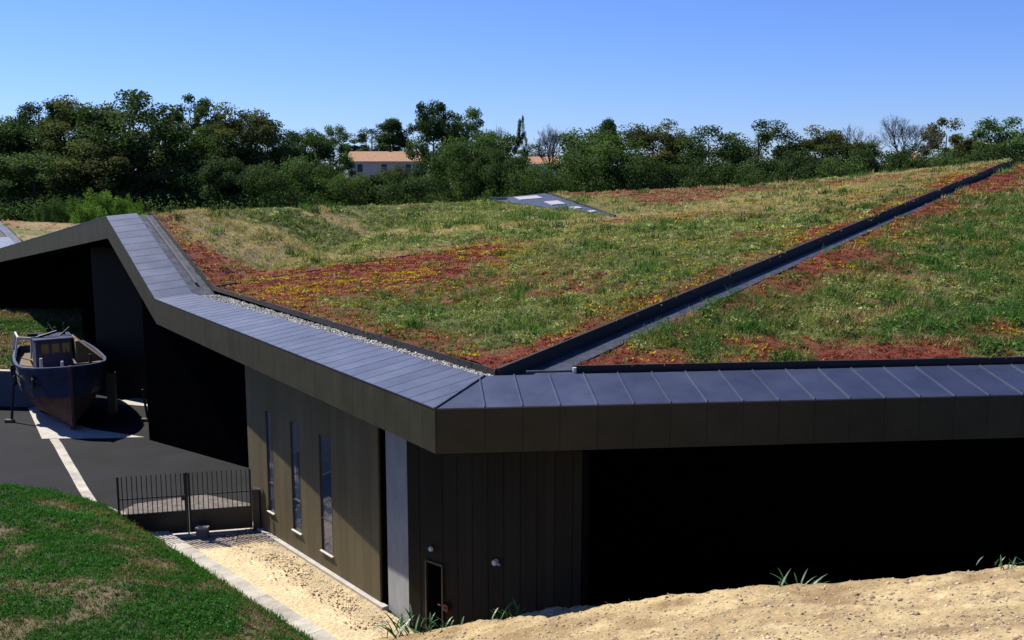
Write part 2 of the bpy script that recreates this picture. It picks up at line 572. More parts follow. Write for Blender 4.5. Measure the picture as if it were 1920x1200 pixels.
def blades(P, h, col, k=7, spread=.08, width=.012, lean=.6, jitter=.22):
    """k triangular blades per tuft"""
    n = len(P)
    h = np.repeat(h, k)
    b = np.repeat(P, k, 0)
    m = n * k
    off = rng.normal(0, 1, (m, 2)) * np.repeat(np.broadcast_to(np.asarray(spread), (n,)), k)[:, None]
    b = b + np.concatenate([off, np.full((m, 1), -.01)], 1)
    hh = h * rng.uniform(.55, 1.2, m)
    th = rng.uniform(0, 6.283, m)
    le = rng.uniform(.1, 1, m) * lean * hh
    tip = b + np.stack([np.cos(th) * le, np.sin(th) * le, hh], -1)
    ph = rng.uniform(0, 6.283, m)
    w = np.repeat(np.broadcast_to(np.asarray(width), (n,)), k) * rng.uniform(.6, 1.4, m)
    s = np.stack([np.cos(ph) * w, np.sin(ph) * w, np.zeros(m)], -1)
    V = np.stack([b - s, b + s, tip], 1).reshape(-1, 3)
    F = np.arange(m * 3).reshape(-1, 3)
    c = np.repeat(col, k, 0) * rng.uniform(1 - jitter, 1 + jitter, (m, 1))
    return V, F, np.repeat(np.clip(c, 0, 1), 3, 0)


def cushions(P, r, h, col, k=16, leaf=.3, jitter=.25):
    """low leafy hummocks: k small leaves over a dome"""
    n = len(P)
    m = n * k
    d = rng.normal(0, 1, (m, 3))
    d[:, 2] = np.abs(d[:, 2]) * .9 + .05
    d /= np.linalg.norm(d, axis=1)[:, None]
    R_, H_ = np.repeat(r, k), np.repeat(h, k)
    q = rng.uniform(.6, 1.08, m)
    c0 = np.repeat(P, k, 0) + d * np.stack([R_ * q, R_ * q, H_ * q], -1)
    nn = d + rng.normal(0, .55, (m, 3))
    nn /= np.linalg.norm(nn, axis=1)[:, None]
    t = np.cross(nn, rng.normal(0, 1, (m, 3)))
    t /= np.linalg.norm(t, axis=1)[:, None]
    b = np.cross(nn, t)
    s = (R_ * leaf * rng.uniform(.6, 1.4, m))[:, None]
    V = np.stack([c0 - t * s - b * s * .6, c0 + t * s - b * s * .6, c0 + b * s], 1).reshape(-1, 3)
    cc = np.repeat(col, k, 0) * rng.uniform(1 - jitter, 1 + jitter, (m, 1))
    return V, np.arange(m * 3).reshape(-1, 3), np.repeat(np.clip(cc, 0, 1), 3, 0)


def join(parts):
    V, F, C, o = [], [], [], 0
    for v, f, c in parts:
        V.append(v); F.append(f + o); C.append(c)
        o += len(v)
    return np.concatenate(V), np.concatenate(F), np.concatenate(C)


n = 62000
x = rng.uniform(-26, -1, n)
y = rng.uniform(17, 39, n)
ok = bank_inside(x, y)
x, y = x[ok], y[ok]
dn = fbm(x * .8, y * .8, 4, 4) + .09 * sstep(29, 24, y + .3 * (x + 8)) - .03
keep = rng.random(len(x)) > sstep(.50, .68, dn) * .62
x, y, dn = x[keep], y[keep], dn[keep]
z = bank_z(x, y)
lush = fbm(x * .3, y * .3, 3, 14)
g1, g2, g3 = np.array([.036, .150, .024]), np.array([.075, .225, .038]), np.array([.20, .17, .08])
w = rng.random((len(x), 1))
c = g1 * (1 - w) + g2 * w
dd = (rng.random(len(x)) < sstep(.48, .68, dn) * .7)[:, None]
c = np.where(dd, g3, c) * (.65 + .7 * lush)[:, None]
hgt = .10 + .13 * lush + .05 * rng.random(len(x))
Pb = np.stack([x, y, z], -1)
ev = np.arange(len(x)) % 3 == 0
V, F, C = join([blades(Pb[~ev], hgt[~ev] * .75, c[~ev], 7, .10, .013, 1.1), cushions(Pb[ev], .06 + .10 * lush[ev], .05 + .14 * lush[ev] ** 1.5, c[ev] * 1.1, 26, .20, .35)])
tag(np_obj('bank_grass', V, F, M['grass'], C), 'short green and patchy dry grass growing on the left bank', 'grass', kind='stuff')

# rough field seen under the roof behind the boat
n = 9000
x = rng.uniform(-47, -23, n)
y = rng.uniform(58, 80, n)
stp = fbm(x * .05, y * .33, 3, 2.0) + (rng.random(n) - .5) * .08
c = np.where((stp > .52)[:, None], np.array([.27, .20, .12]), np.array([.085, .16, .04])) * rng.uniform(.6, 1.4, (n, 1))
Pf = np.stack([x, y, ground_z(x, y)], -1)
ev = np.arange(n) % 2 == 0
V, F, C = join([blades(Pf[ev], np.full(ev.sum(), .28), c[ev], 7, .14, .03, .9), cushions(Pf[~ev], rng.uniform(.12, .3, (~ev).sum()), rng.uniform(.08, .28, (~ev).sum()), c[~ev], 18, .25, .35)])
tag(np_obj('field_grass', V, F, M['grass'], C), 'rough green and brown field grass seen under the roof behind the boat', 'grass', kind='stuff')

# ------------------------------------------------------------------ museum: survey lines
E0 = np.array([-1.72, 21.86])
dL, mL = np.array([-.5635, .8261]), np.array([.8261, .5635])
dF, mF = np.array([.99501, .0998]), np.array([-.0998, .99501])
FH = 1.06                      # fascia height
US = [0, 23.3, 31.3, 69.5, 84, 120]
ZT = [7.68, 7.68, 10.8, 6.75, 8.3, 6.2]
zt = lambda u: float(np.interp(u, US, ZT))
bandw = lambda u: float(np.interp(u, [0, 23.3, 31.3, 120], [2.0, 1.55, 1.4, 1.4]))
trayv = lambda u: float(np.interp(u, [0, 23.3, 31.3, 120], [2.4, 2.5, 2.15, 2.1]))
innerz = lambda u: zt(u) + float(np.interp(u, [0, 23.3, 120], [.33, .12, .1]))


def LP(u, v, z):
    p = E0 + u * dL + v * mL
    return Vector((p[0], p[1], z))


def FP(s, v, z):
    p = E0 + s * dF + v * mF
    return Vector((p[0], p[1], z))


def mitre(a, b, z):
    p = np.linalg.solve(np.array([mL, mF]), [E0 @ mL + a, E0 @ mF + b])
    return Vector((p[0], p[1], z))


museum = empty('museum_building', (0, 0, 0))
tag(museum, 'low bronze-clad museum with folded planted roofs and wide metal eaves', 'building')

# --- eaves: fascia core + panels, coping panels
core = MB()
for a, b in zip(US[:-1], US[1:]):
    za, zb_ = zt(a), zt(b)
    core.hexa([LP(a, .04, za - FH), LP(b, .04, zb_ - FH), LP(b, 1.3, zb_ - FH), (mitre(1.3, 1.25, za - FH) if a == 0 else LP(a, 1.3, za - FH))],
              [LP(a, .04, za - .03), LP(b, .04, zb_ - .03), LP(b, 1.3, innerz(b) - .1), (mitre(1.3, 1.25, innerz(a) - .14) if a == 0 else LP(a, 1.3, innerz(a) - .1))])
FL = 34.0
core.hexa([FP(.0, .04, ZT[0] - FH), FP(FL, .04, ZT[0] - FH), FP(FL, 1.25, ZT[0] - FH), mitre(1.3, 1.25, ZT[0] - FH)],
          [FP(.0, .04, ZT[0] - .03), FP(FL, .04, ZT[0] - .03), FP(FL, 1.25, innerz(0) - .14), mitre(1.3, 1.25, innerz(0) - .14)])
eave = core.build('eave', M['core'], museum)

PW, GAP = .62, .007
u = 0.0
edges = [0.0]
while edges[-1] < 74:
    nxt = edges[-1] + PW
    for kx in US[1:4]:
        if edges[-1] < kx - .15 < nxt or abs(nxt - kx) < .2:
            nxt = kx
    edges.append(nxt)
i_ = 0
for a, b in zip(edges[:-1], edges[1:]):
    a2, b2 = a + (GAP / 2 if a > 0 else 0), b - GAP / 2
    za, zb_ = zt(a2), zt(b2)
    e = .003 * ((i_ * 7) % 5) / 5
    MB().hexa([LP(a2, -e, za - FH), LP(b2, -e, zb_ - FH), LP(b2, .035, zb_ - FH), LP(a2, .035, za - FH)],
              [LP(a2, -e, za), LP(b2, -e, zb_), LP(b2, .035, zb_), LP(a2, .035, za)]).build('fascia_panel', M['fascia'], eave)
    # coping panel with a folded upstand along one edge
    if a2 < 2.6:
        # panels cut by the mitre line (from corner to inner corner)
        ci = mitre(2.0, 1.9, innerz(0))
        rel = np.array([ci.x, ci.y]) - E0
        um, vm = rel @ dL, rel @ mL
    def cutl(uv):
        if uv >= um: return LP(uv, bandw(uv), innerz(uv))
        f = uv / um
        return LP(uv, vm * f, zt(0) + .004 + (innerz(0) - zt(0) - .004) * f)
    m_ = MB()
    A, B = LP(a2, -.012, za + .004), LP(b2, -.012, zb_ + .004)
    a2, b2 = (a + .0015 if a > 0 else 0), b - .0015
    A, B = LP(a2, -.012, zt(a2) + .004), LP(b2, -.012, zt(b2) + .004)
    poly = [A, B, cutl(b2)]
    if a2 < um < b2: poly.append(cutl(um))
    if a2 > .02: poly.append(cutl(a2))
    dn_ = Vector((0, 0, -.03))
    m_.hexa([p + dn_ for p in poly], poly)
    m_.bar(B + Vector((0, 0, .001)), cutl(b2) + Vector((0, 0, .001)), .008, .010)
    m_.build('coping_panel', M['coping'], eave)
    i_ += 1
# front fascia and coping
s = 0.0
PF = .86
sm = mitre(2.0, 1.9, 0)
rel = np.array([sm.x, sm.y]) - E0
s_in, v_in = rel @ dF, rel @ mF
mlist = [s_in * 0] + [PF * k + .25 for k in range(1, 38)]
for a, b in zip(mlist[:-1], mlist[1:]):
    a2, b2 = a + (GAP / 2 if a > 0 else 0), b - GAP / 2
    MB().hexa([FP(a2, -.002, ZT[0] - FH), FP(b2, -.002, ZT[0] - FH), FP(b2, .035, ZT[0] - FH), FP(a2, .035, ZT[0] - FH)],
              [FP(a2, -.002, ZT[0]), FP(b2, -.002, ZT[0]), FP(b2, .035, ZT[0]), FP(a2, .035, ZT[0])]).build('fascia_panel', M['fascia'], eave)
    zi, z0 = innerz(0), ZT[0] + .004

    def cut(sv):
        """inner end of a seam at s: the mitre line while s < s_in"""
        if sv >= s_in: return FP(sv, v_in, zi)
        f = sv / s_in
        return FP(sv, v_in * f, z0 + (zi - z0) * f)
    pts = [FP(a2, -.012, z0), FP(b2, -.012, z0), cut(b2)]
    if a2 < s_in < b2: pts.append(cut(s_in))
    if a2 > .02: pts.append(cut(a2))
    m_ = MB().hexa([p + Vector((0, 0, -.03)) for p in pts], pts)
    m_.bar(FP(b2, -.012, z0 + .014), cut(b2) + Vector((0, 0, .014)), .028, .04)
    m_.build('coping_panel', M['coping'], eave)
# hip flashing on the mitre and the vertical corner trim
hm = MB()
hm.bar(LP(0, -.02, ZT[0] + .02), mitre(2.0, 1.9, innerz(0) + .02), .05, .03)
hm.build('hip_flashing', M['gutter'], eave)
MB().bar(LP(0, .0, ZT[0] - FH - .004), LP(0, .0, ZT[0] + .002), .035, .035).build('corner_trim', M['fascia'], eave)
# soffit: closed underside from eave to beyond the walls
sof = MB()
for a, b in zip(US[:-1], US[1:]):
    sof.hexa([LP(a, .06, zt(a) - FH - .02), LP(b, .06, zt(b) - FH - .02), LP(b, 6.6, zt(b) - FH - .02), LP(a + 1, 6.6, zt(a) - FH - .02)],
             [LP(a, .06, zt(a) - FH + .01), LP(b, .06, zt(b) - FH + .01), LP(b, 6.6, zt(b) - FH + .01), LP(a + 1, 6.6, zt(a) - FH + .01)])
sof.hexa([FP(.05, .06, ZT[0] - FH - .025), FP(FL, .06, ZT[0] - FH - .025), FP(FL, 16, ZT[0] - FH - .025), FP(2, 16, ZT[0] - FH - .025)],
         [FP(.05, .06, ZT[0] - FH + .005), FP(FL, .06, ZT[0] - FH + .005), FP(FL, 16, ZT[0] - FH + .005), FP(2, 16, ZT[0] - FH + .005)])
sof.build('soffit', M['black_shade_clad'], museum)

# --- gutters
gut = MB()
for a, b in zip([0.6, 23.3, 31.3, 69.5], [23.3, 31.3, 69.5, 84]):
    gut.hexa([LP(a, bandw(a) - .02, innerz(a) - .16), LP(b, bandw(b) - .02, innerz(b) - .16), LP(b, trayv(b) + .1, innerz(b) - .16), LP(a, trayv(a) + .1, innerz(a) - .16)],
             [LP(a, bandw(a) - .02, innerz(a) - .12), LP(b, bandw(b) - .02, innerz(b) - .12), LP(b, trayv(b) + .1, innerz(b) - .12), LP(a, trayv(a) + .1, innerz(a) - .12)])
gut.build('gutter', M['gutter'], museum)
rail = MB()
rail.bar(LP(24.2, (bandw(24.2) + trayv(24.2)) / 2, innerz(24.2) - .02), LP(31.0, (bandw(31) + trayv(31)) / 2, innerz(31) - .02), .10, .06)
rail.build('gutter_rail', M['low_wall'], museum)

# pebbles filling the left gutter
n = 5200
uu = rng.uniform(1.2, 22.6, n)
f = rng.random(n)
pp = np.array([LP(a, bandw(a) + .04 + (trayv(a) - bandw(a) - .1) * b_, innerz(a) - .10 + .05 * random.random()) for a, b_ in zip(uu, f)])
cc = np.array([.46, .46, .45]) * rng.uniform(.35, 1.4, (n, 1)) * rng.uniform(.95, 1.05, (n, 3))
peb = stones('gutter_pebbles', pp, .03 + .025 * rng.random(n), cc, None, None)
peb.parent = museum

# --- planted roof trays
A0 = mitre(2.4, 2.15, 8.10)
A2 = LP(23.3, 2.5, 8.02)
A3 = LP(31.3, 2.15, 10.92)
A4 = LP(69.5, 2.1, 6.95)
A5 = LP(84, 2.1, 8.35)
V0 = Vector((35.6, 72, 13.66))
S1 = Vector((-2.98, 70, 10.75))
S2 = Vector((5.73, 56, 10.38))
S3 = Vector((2.68, 72.5, 11.25))
S4 = Vector((21.2, 74, 12.09))
VD = (V0 - A0)
VN = Vector((VD.y, -VD.x, 0)).normalized()        # towards the right-hand roof
GW = .95                                          # valley gutter width
B0 = FP(3.55, 2.35, 8.12)
V1 = V0 + VN * .62 + Vector((0, 0, -.25))
B1 = FP(30, 2.35, 8.12)
# right-hand roof plane through B0, B1, V1
nr = (B1 - B0).cross(V1 - B0).normalized()
rz = lambda x, y: B0.z - (nr.x * (x - B0.x) + nr.y * (y - B0.y)) / nr.z
B2 = Vector((75, 80, 0)); B2.z = rz(75, 80)
B3 = FP(60, 2.35, 8.12)
back1 = Vector((-14, 100, 6.6))
back2 = Vector((10, 100, 8.0))
back3 = Vector((42, 100, 10.5))


GREEN, PALE, STRAW, RED, BROWN, LUSH, YEL = [np.array(c_) for c_ in
    ((.175, .220, .056), (.36, .385, .15), (.64, .49, .25), (.30, .046, .030), (.16, .085, .052), (.078, .170, .036), (.70, .52, .02))]


def line_d(x, y, a, b):
    return seg_dist(x, y, (a.x, a.y), (b.x, b.y))


def species(x, y, zone):
    """probabilities of green / pale / straw / red / lush cover and yellow flowers"""
    x, y = np.asarray(x, float), np.asarray(y, float)
    n1 = fbm(x * .16, y * .16, 4, 1.0)
    n2 = fbm(x * .11 + 4, y * .22, 4, 6.0)
    n3 = fbm(x * .5, y * .5, 4, 12.0)
    rel_u = (x - E0[0]) * dL[0] + (y - E0[1]) * dL[1]
    rel_v = (x - E0[0]) * mL[0] + (y - E0[1]) * mL[1]
    if zone == 'near':
        dedge = np.minimum(line_d(x, y, A0, A2), line_d(x, y, A0, V0))
        corner = sstep(9.0, 3.0, line_d(x, y, A2, A2 + (V0 - A2) * .14)) + sstep(12, 2, line_d(x, y, A2, A2 + (V0 - A2) * .10)) * .5
        red = np.clip(.75 * sstep(2.0, .3, dedge + (n3 - .5) * 2.6) + corner * 1.0 * sstep(.33, .50, n1 + .14 * corner) + .5 * sstep(.56, .68, n2), 0, .95)
        straw = .10 * sstep(.5, .62, n1) * sstep(40, 52, y) + .75 * sstep(.46, .56, fbm(x * .07, y * .3, 4, 41)) * sstep(40, 54, y)
        pale = .25 + .3 * sstep(.45, .6, n3) + .2 * sstep(38, 60, y)
        lush = .25 * sstep(.5, .62, fbm(x * .3, y * .3, 3, 22))
        yel = .30 * sstep(.50, .60, fbm(x * .45, y * .8, 3, 31)) * (.35 + .5 * corner) + .05 * red
    elif zone == 'far':
        dedge = line_d(x, y, A2, A3)
        right = sstep(0, 26, x)
        red = np.clip(.75 * sstep(1.8, .2, dedge + (n3 - .5) * 2.5) + .6 * sstep(.55, .66, n2 + .03 * right) + .5 * sstep(2.5, .5, line_d(x, y, A2, A2 + (V0 - A2) * .25)), 0, .9)
        straw = np.clip(.05 + .75 * sstep(.47, .6, fbm(x * .06, y * .3, 4, 41) + .20 * right - .01), 0, .88)
        pale = .55 + .2 * sstep(.45, .6, n3)
        lush = .12 * sstep(.5, .62, n1)
        yel = .03 * red + .05 * sstep(4, 1, line_d(x, y, A2, A3))
    elif zone == 'back':
        red = .75 * sstep(.44, .58, n2)
        straw = .4 + .4 * sstep(.45, .6, fbm(x * .06, y * .3, 4, 41))
        pale = .5 + 0 * x
        lush = 0 * x
        yel = 0 * x
    else:   # right-hand roof
        dfront = line_d(x, y, B0, B3)
        dv = line_d(x, y, B0, V1)
        red = np.clip(.95 * sstep(3.2, .5, dfront + (n3 - .5) * 3.8) * sstep(.34, .48, fbm(x * .45, y * .3, 3, 55)) + .75 * sstep(3.0, .4, dv + (n3 - .45) * 3.5) * sstep(24, 34, y) + .45 * sstep(.60, .68, n1) + .45 * sstep(.62, .72, n3) + .5 * sstep(38, 58, y) * sstep(.48, .6, n2), 0, .92)
        straw = .05 + .2 * sstep(.58, .68, n3) + .35 * sstep(40, 60, y)
        pale = .12 + .25 * sstep(.5, .64, n3)
        lush = .75 * sstep(.40, .54, fbm(x * .22, y * .22, 4, 61))
        yel = .16 * sstep(.54, .64, fbm(x * .5, y * .5, 3, 71)) * (.2 + red)
    return red, straw, pale, lush, yel


def turf_dz(x, y):
    return (fbm(x * .75, y * .75, 3) - .55) * .20 + (fbm(x * 1.9, y * 1.9, 2, 8) - .5) * .13


def tri_grid(a, b, c, step=.45):
    n = max(2, int(max((b - a).length, (c - a).length) / step))
    P = []
    for i in range(n + 1):
        for j in range(n + 1 - i):
            P.append(a + (b - a) * (i / n) + (c - a) * (j / n))
    idx, q = {}, 0
    for i in range(n + 1):
        for j in range(n + 1 - i):
            idx[i, j] = q; q += 1
    F = []
    for i in range(n):
        for j in range(n - i):
            F.append((idx[i, j], idx[i + 1, j], idx[i, j + 1]))
            if j < n - i - 1:
                F.append((idx[i + 1, j], idx[i + 1, j + 1], idx[i, j + 1]))
    return np.array(P), np.array(F)


def turf(name, tris, zone, step=.4):
    parts = []
    for t in tris:
        P, F = tri_grid(*t, step)
        red, straw, pale, lush, yel = [v[:, None] for v in species(P[:, 0], P[:, 1], zone)]
        c = GREEN * .75
        c = c * (1 - pale) + PALE * .7 * pale
        c = c * (1 - lush) + LUSH * lush
        c = c * (1 - straw) + STRAW * .8 * straw
        c = c * (1 - red) + RED * red
        bf = .08 if zone == 'far' else .13
        c = (c * (1 - bf) + BROWN * bf) * (.72 if zone == 'far' else .6)  # turf darkened so gaps between plants read as shade
        P[:, 2] += turf_dz(P[:, 0], P[:, 1])
        parts.append((P, F, c))
    V, F, C = join(parts)
    return np_obj(name, V, F, M['turf'], C, museum, smooth=True)


near_t = [(A0, V0, A2)]
S5 = S1 + (S3 - S1) * .2
far_t = [(A2, V0, S2), (A2, S2, S1), (A2, S1, A3), (S2, S5, S1)]
rear_t = [(S2, V0, S4), (S2, S4, S3)]
back_t = [(A3, S1, back1), (S1, S5, back1), (A3, back1, A4), (A4, back1, A5), (S3, S4, back2), (S4, V0, back3), (S4, back3, back2)]
right_t = [(B0, B1, V1), (B1, B2, V1), (B1, B3, B2)]
turf('roof_turf', near_t, 'near', .3)
turf('roof_turf', far_t, 'far', .4)
turf('roof_turf', rear_t, 'back', .8)
turf('roof_turf', back_t, 'far', 1.2)
turf('roof_turf', right_t, 'right', .33)


def scatter(tris, zone, dens0, dmax=75):
    out = []
    for a, b, c in tris:
        A, B, C_ = [np.array(v) for v in (a, b, c)]
        area = np.linalg.norm(np.cross(B - A, C_ - A)) / 2
        n = int(area * dens0)
        r = rng.random((n, 2))
        fl = r.sum(1) > 1
        r[fl] = 1 - r[fl]
        P = A + r[:, :1] * (B - A) + r[:, 1:] * (C_ - A)
        D = P[:, 1]
        keep = (rng.random(n) < np.clip((34 / np.maximum(D, 20)) ** 1.0, .2, 1)) & (np.abs(P[:, 0] / np.maximum(D, 1)) < .62)
        out.append(P[keep])
    return np.concatenate(out)


def cover(name, tris, zone, dens, label, cat, hs=1.0):
    P = scatter(tris, zone, dens)
    P[:, 2] += turf_dz(P[:, 0], P[:, 1])
    n = len(P)
    red, straw, pale, lush, yel = species(P[:, 0], P[:, 1], zone)
    hn = fbm(P[:, 0] * .55, P[:, 1] * .55, 3, 17)
    r = rng.random(n)
    isred = r < red
    r2 = rng.random(n)
    isstraw = ~isred & (r2 < straw)
    ispale = ~isred & ~isstraw & (rng.random(n) < pale)
    islush = ~isred & ~isstraw & (rng.random(n) < lush)
    col = np.tile(GREEN, (n, 1))
    col[ispale] = PALE
    col[islush] = LUSH
    col[isstraw] = STRAW
    mixr = rng.random((n, 1))
    pink = (rng.random((n, 1)) < .10)
    col = np.where(isred[:, None], RED * (1 - mixr * .5) + BROWN * mixr * .5 + np.array([.10, .03, .0]) * (mixr < .12) + np.array([.16, .11, .08]) * pink, col)
    col = col * rng.uniform(.7, 1.3, (n, 1)) * (.72 + .56 * fbm(P[:, 0] * 2.2, P[:, 1] * 2.2, 2, 33))[:, None]
    far = np.clip(P[:, 1] / 34, 1, 2.4)
    clump = fbm(P[:, 0] * 1.6, P[:, 1] * 1.6, 2, 27)
    h = np.where(isred, .05 + .05 * rng.random(n), (.09 + .15 * sstep(.42, .68, hn) + .16 * sstep(.52, .72, clump) + .05 * rng.random(n)) * hs)
    h = np.where(islush, h * 1.45, h)
    h = np.where(isstraw, h * 1.1, h)
    h = h * .62
    parts = []
    cu = rng.random(n) < .34
    g_ = ~isred & ~isstraw
    for sel, k, sp, wd, le in ((isred & ~cu, 6, .085, .020, 1.3), (g_ & ~cu, 7, .09, .012, 1.25), (isstraw, 7, .08, .009, 1.0)):
        if sel.any():
            parts.append(blades(P[sel], h[sel], col[sel], k, sp * far[sel], wd * far[sel], le))
    sel = g_ & cu
    if sel.any():
        big = rng.random(sel.sum()) ** 3
        parts.append(cushions(P[sel], (.07 + .20 * big) * far[sel] ** .5 * hs ** .5, (.04 + h[sel] * .55 + .12 * big), col[sel] * rng.uniform(.75, 1.4, (sel.sum(), 1)), 30, .17, .35))
    sel = isred & cu
    if sel.any():
        parts.append(cushions(P[sel], (.07 + .10 * rng.random(sel.sum())) * far[sel] ** .5, np.full(sel.sum(), .05), col[sel], 18, .19, .3))
    # shrubby clumps standing above the sward
    sh = (rng.random(n) < .006) & ~isred
    if sh.any():
        q = P[sh]
        parts.append(blades(q, rng.uniform(.22, .48, len(q)), LUSH * rng.uniform(.6, 1.5, (len(q), 1)), 46, .17 * far[sh], .018 * far[sh], .9, .35))
    sd = (rng.random(n) < .02) & ~isred
    if sd.any():
        q = P[sd]
        parts.append(blades(q, rng.uniform(.2, .42, len(q)), STRAW * rng.uniform(.6, 1.1, (len(q), 1)), 7, .06 * far[sd], .009 * far[sd], .5, .3))
    fl = rng.random(n) < yel * 1.4
    if fl.any():
        q = P[fl].copy()
        q[:, 2] += .06
        parts.append(blades(q, np.full(len(q), .05), np.tile(YEL, (len(q), 1)) * rng.uniform(.7, 1.1, (len(q), 1)), 6, .10 * far[fl], .028 * far[fl], 2.0))
    V, F, C = join(parts)
    return tag(np_obj(name, V, F, M['grass'], C), label, cat, kind='stuff')


cover('near_roof_meadow', near_t, 'near', 46, 'red sedum, yellow flowers and grass on the triangular near roof slope', 'sedum')
cover('far_roof_meadow', far_t, 'far', 52, 'pale dry grass and sedum on the far roof slope below the trees', 'grass')
cover('rear_slope_meadow', rear_t, 'back', 30, 'brown and tan dry sedum slope behind the skylight wedge below the trees', 'sedum')
cover('right_roof_meadow', right_t, 'right', 46, 'lush green grass with red sedum on the right roof slope', 'grass', 1.35)
cover('rear_roof_meadow', back_t[2:4], 'back', 8, 'small patch of pale roof grass behind the ridge at the left edge', 'grass')


# --- tray edgings (black upstands) and valley gutters
def edging(a, b, h0, h1, t=.07, over=.04, nrm=None):
    d = (b - a)
    n_ = nrm or Vector((d.y, -d.x, 0)).normalized()
    up = Vector((0, 0, over))
    return MB().hexa([a - Vector((0, 0, h0)), b - Vector((0, 0, h1)), b - Vector((0, 0, h1)) + n_ * t, a - Vector((0, 0, h0)) + n_ * t],
                     [a + up, b + up, b + up + n_ * t, a + up + n_ * t])


edging(A0, V0, .34, .62, .09, .05).build('roof_edging', M['rubber'], museum)
edging(A2, A0, .16, .18, .05, .02, Vector((-mL[0], -mL[1], 0))).build('roof_edging', M['rubber'], museum)
edging(A3, A2, .22, .2, .05, .03, Vector((-mL[0], -mL[1], 0))).build('roof_edging', M['rubber'], museum)
edging(B0, B3, .30, .30, .08, .02, Vector((-mF[0], -mF[1], 0))).build('roof_edging', M['rubber'], museum)
edging(B0, V1, .12, .12, .05, .01, -VN).build('roof_edging', M['rubber'], museum)
vg = MB()
vg.poly([A0 + VN * .05 - Vector((0, 0, .30)), B0 - VN * .02 - Vector((0, 0, .22)), V1 - Vector((0, 0, .10)), V0 + VN * .05 - Vector((0, 0, .5))])
vg.poly([mitre(2.0, 1.9, innerz(0) - .04), FP(FL, 1.88, innerz(0) - .04), FP(FL, 2.4, innerz(0) - .04), A0 - Vector((0, 0, .15))])
vg.build('valley_gutter', M['gutter'], museum)
# small outlet fitting and flashing strip near the corner
MB().bar(FP(2.3, 2.12, innerz(0) + .03), FP(3.5, 2.15, innerz(0) + .03), .10, .05).build('flashing_strip', M['gutter'], museum)
MB().tube(FP(3.5, 2.1, innerz(0) - .02), FP(3.5, 2.1, innerz(0) + .12), .05, .05, 10).build('overflow_pipe', M['white'], museum)
# crease strip between near and far slope
edging(A2, A2 + (V0 - A2) * .17, .10, .05, .06, .05).build('crease_flashing', M['gutter'], museum)
# rear valley: wedge of metal with skylight plates
m_ = MB().poly([S2 + Vector((0, 0, .03)), S3 + Vector((-.3, -.3, .06)), S5 + Vector((0, 0, .06))])
m_.build('valley_gutter', M['gutter'], museum)
edging(S2, S3, .05, .3, .10, .10).build('roof_edging', M['rubber'], museum)
wup = (S5 - S2).cross(S3 - S2).normalized()
if wup.z < 0: wup = -wup
wal = (S3 - S2).normalized()
for (a_, b_, l_, w_, mm) in ((.42, .26, 2.4, .9, 'sill'), (.12, .42, 2.2, 1.6, 'sill'), (.66, .17, 1.2, .5, 'sill'), (.82, .1, .8, .35, 'sill')):
    c_ = S2 * a_ + S3 * (1 - a_ - b_) + S5 * b_ + wup * .07
    MB().bar(c_ - wal * l_ / 2, c_ + wal * l_ / 2, w_, .07, wup).build('roof_plate', M[mm], museum)
c_ = S2 * .06 + S3 * .1 + S5 * .84
MB().box(c_.x - .6, c_.x + .6, c_.y - .3, c_.y + .3, c_.z - .1, c_.z + .22).build('skylight_box', M['skylight'], museum)

# --- walls
WN, WF = Vector((-3.95, 28.3, 0)), Vector((-9.65, 35.3, 0))
wd = (WF - WN).normalized()
wn_ = Vector((-wd.y, wd.x, 0))
if wn_.x > 0: wn_ = -wn_
WLEN = (WF - WN).length
WTOP = ZT[0] - FH - .03
wpt = lambda s_, o_, z_: WN + wd * s_ + wn_ * o_ + Vector((0, 0, z_))


def wall_s(px, py):
    """distance along the wall of a sight line"""
    q = spot(px, py, 10) - Vector((0, 0, CAMH))
    A = np.array([[q.x, -wd.x], [q.y, -wd.y]])
    t, s_ = np.linalg.solve(A, [WN.x, WN.y])
    return s_, CAMH + q.z * t


wins = []
for (xl, yt), (xr, yb) in (((497, 768), (515, 962)), ((543, 788), (566, 1000)), ((597, 812), (625, 1042))):
    s1, zt_ = wall_s(xl, yt)
    s0, zb_ = wall_s(xr, yb)
    wins.append((s0, s1, zb_, zt_))
wins.sort()
# cladding: vertical panels, split around the window openings
wall = MB().hexa([wpt(.1, -.30, 0), wpt(WLEN - .02, -.30, 0), wpt(WLEN - .02, -.06, 0), wpt(.1, -.06, 0)],
                 [wpt(.1, -.30, WTOP), wpt(WLEN - .02, -.30, WTOP), wpt(WLEN - .02, -.06, WTOP), wpt(.1, -.06, WTOP)])
wall = wall.build('wall', M['core'], museum)
cuts = {0.0, WLEN}
for s0, s1, zb_, zt_ in wins: cuts |= {s0, s1}
cuts = sorted(cuts)
strips = []
for a, b in zip(cuts[:-1], cuts[1:]):
    if any(abs(a - w_[0]) < 1e-6 for w_ in wins):
        strips.append((a, b, next(w_ for w_ in wins if abs(a - w_[0]) < 1e-6)))
    else:
        k_ = max(1, round((b - a) / .5))
        for i in range(k_): strips.append((a + (b - a) * i / k_, a + (b - a) * (i + 1) / k_, None))
for a, b, w_ in strips:
    for z0, z1 in ([(.16, WTOP)] if w_ is None else [(.16, w_[2]), (w_[3], WTOP)]):
        MB().hexa([wpt(a + .004, -.06, z0), wpt(b - .004, -.06, z0), wpt(b - .004, 0, z0), wpt(a + .004, 0, z0)],
                  [wpt(a + .004, -.06, z1), wpt(b - .004, -.06, z1), wpt(b - .004, 0, z1), wpt(a + .004, 0, z1)]).build('cladding_panel', M['clad'], wall)
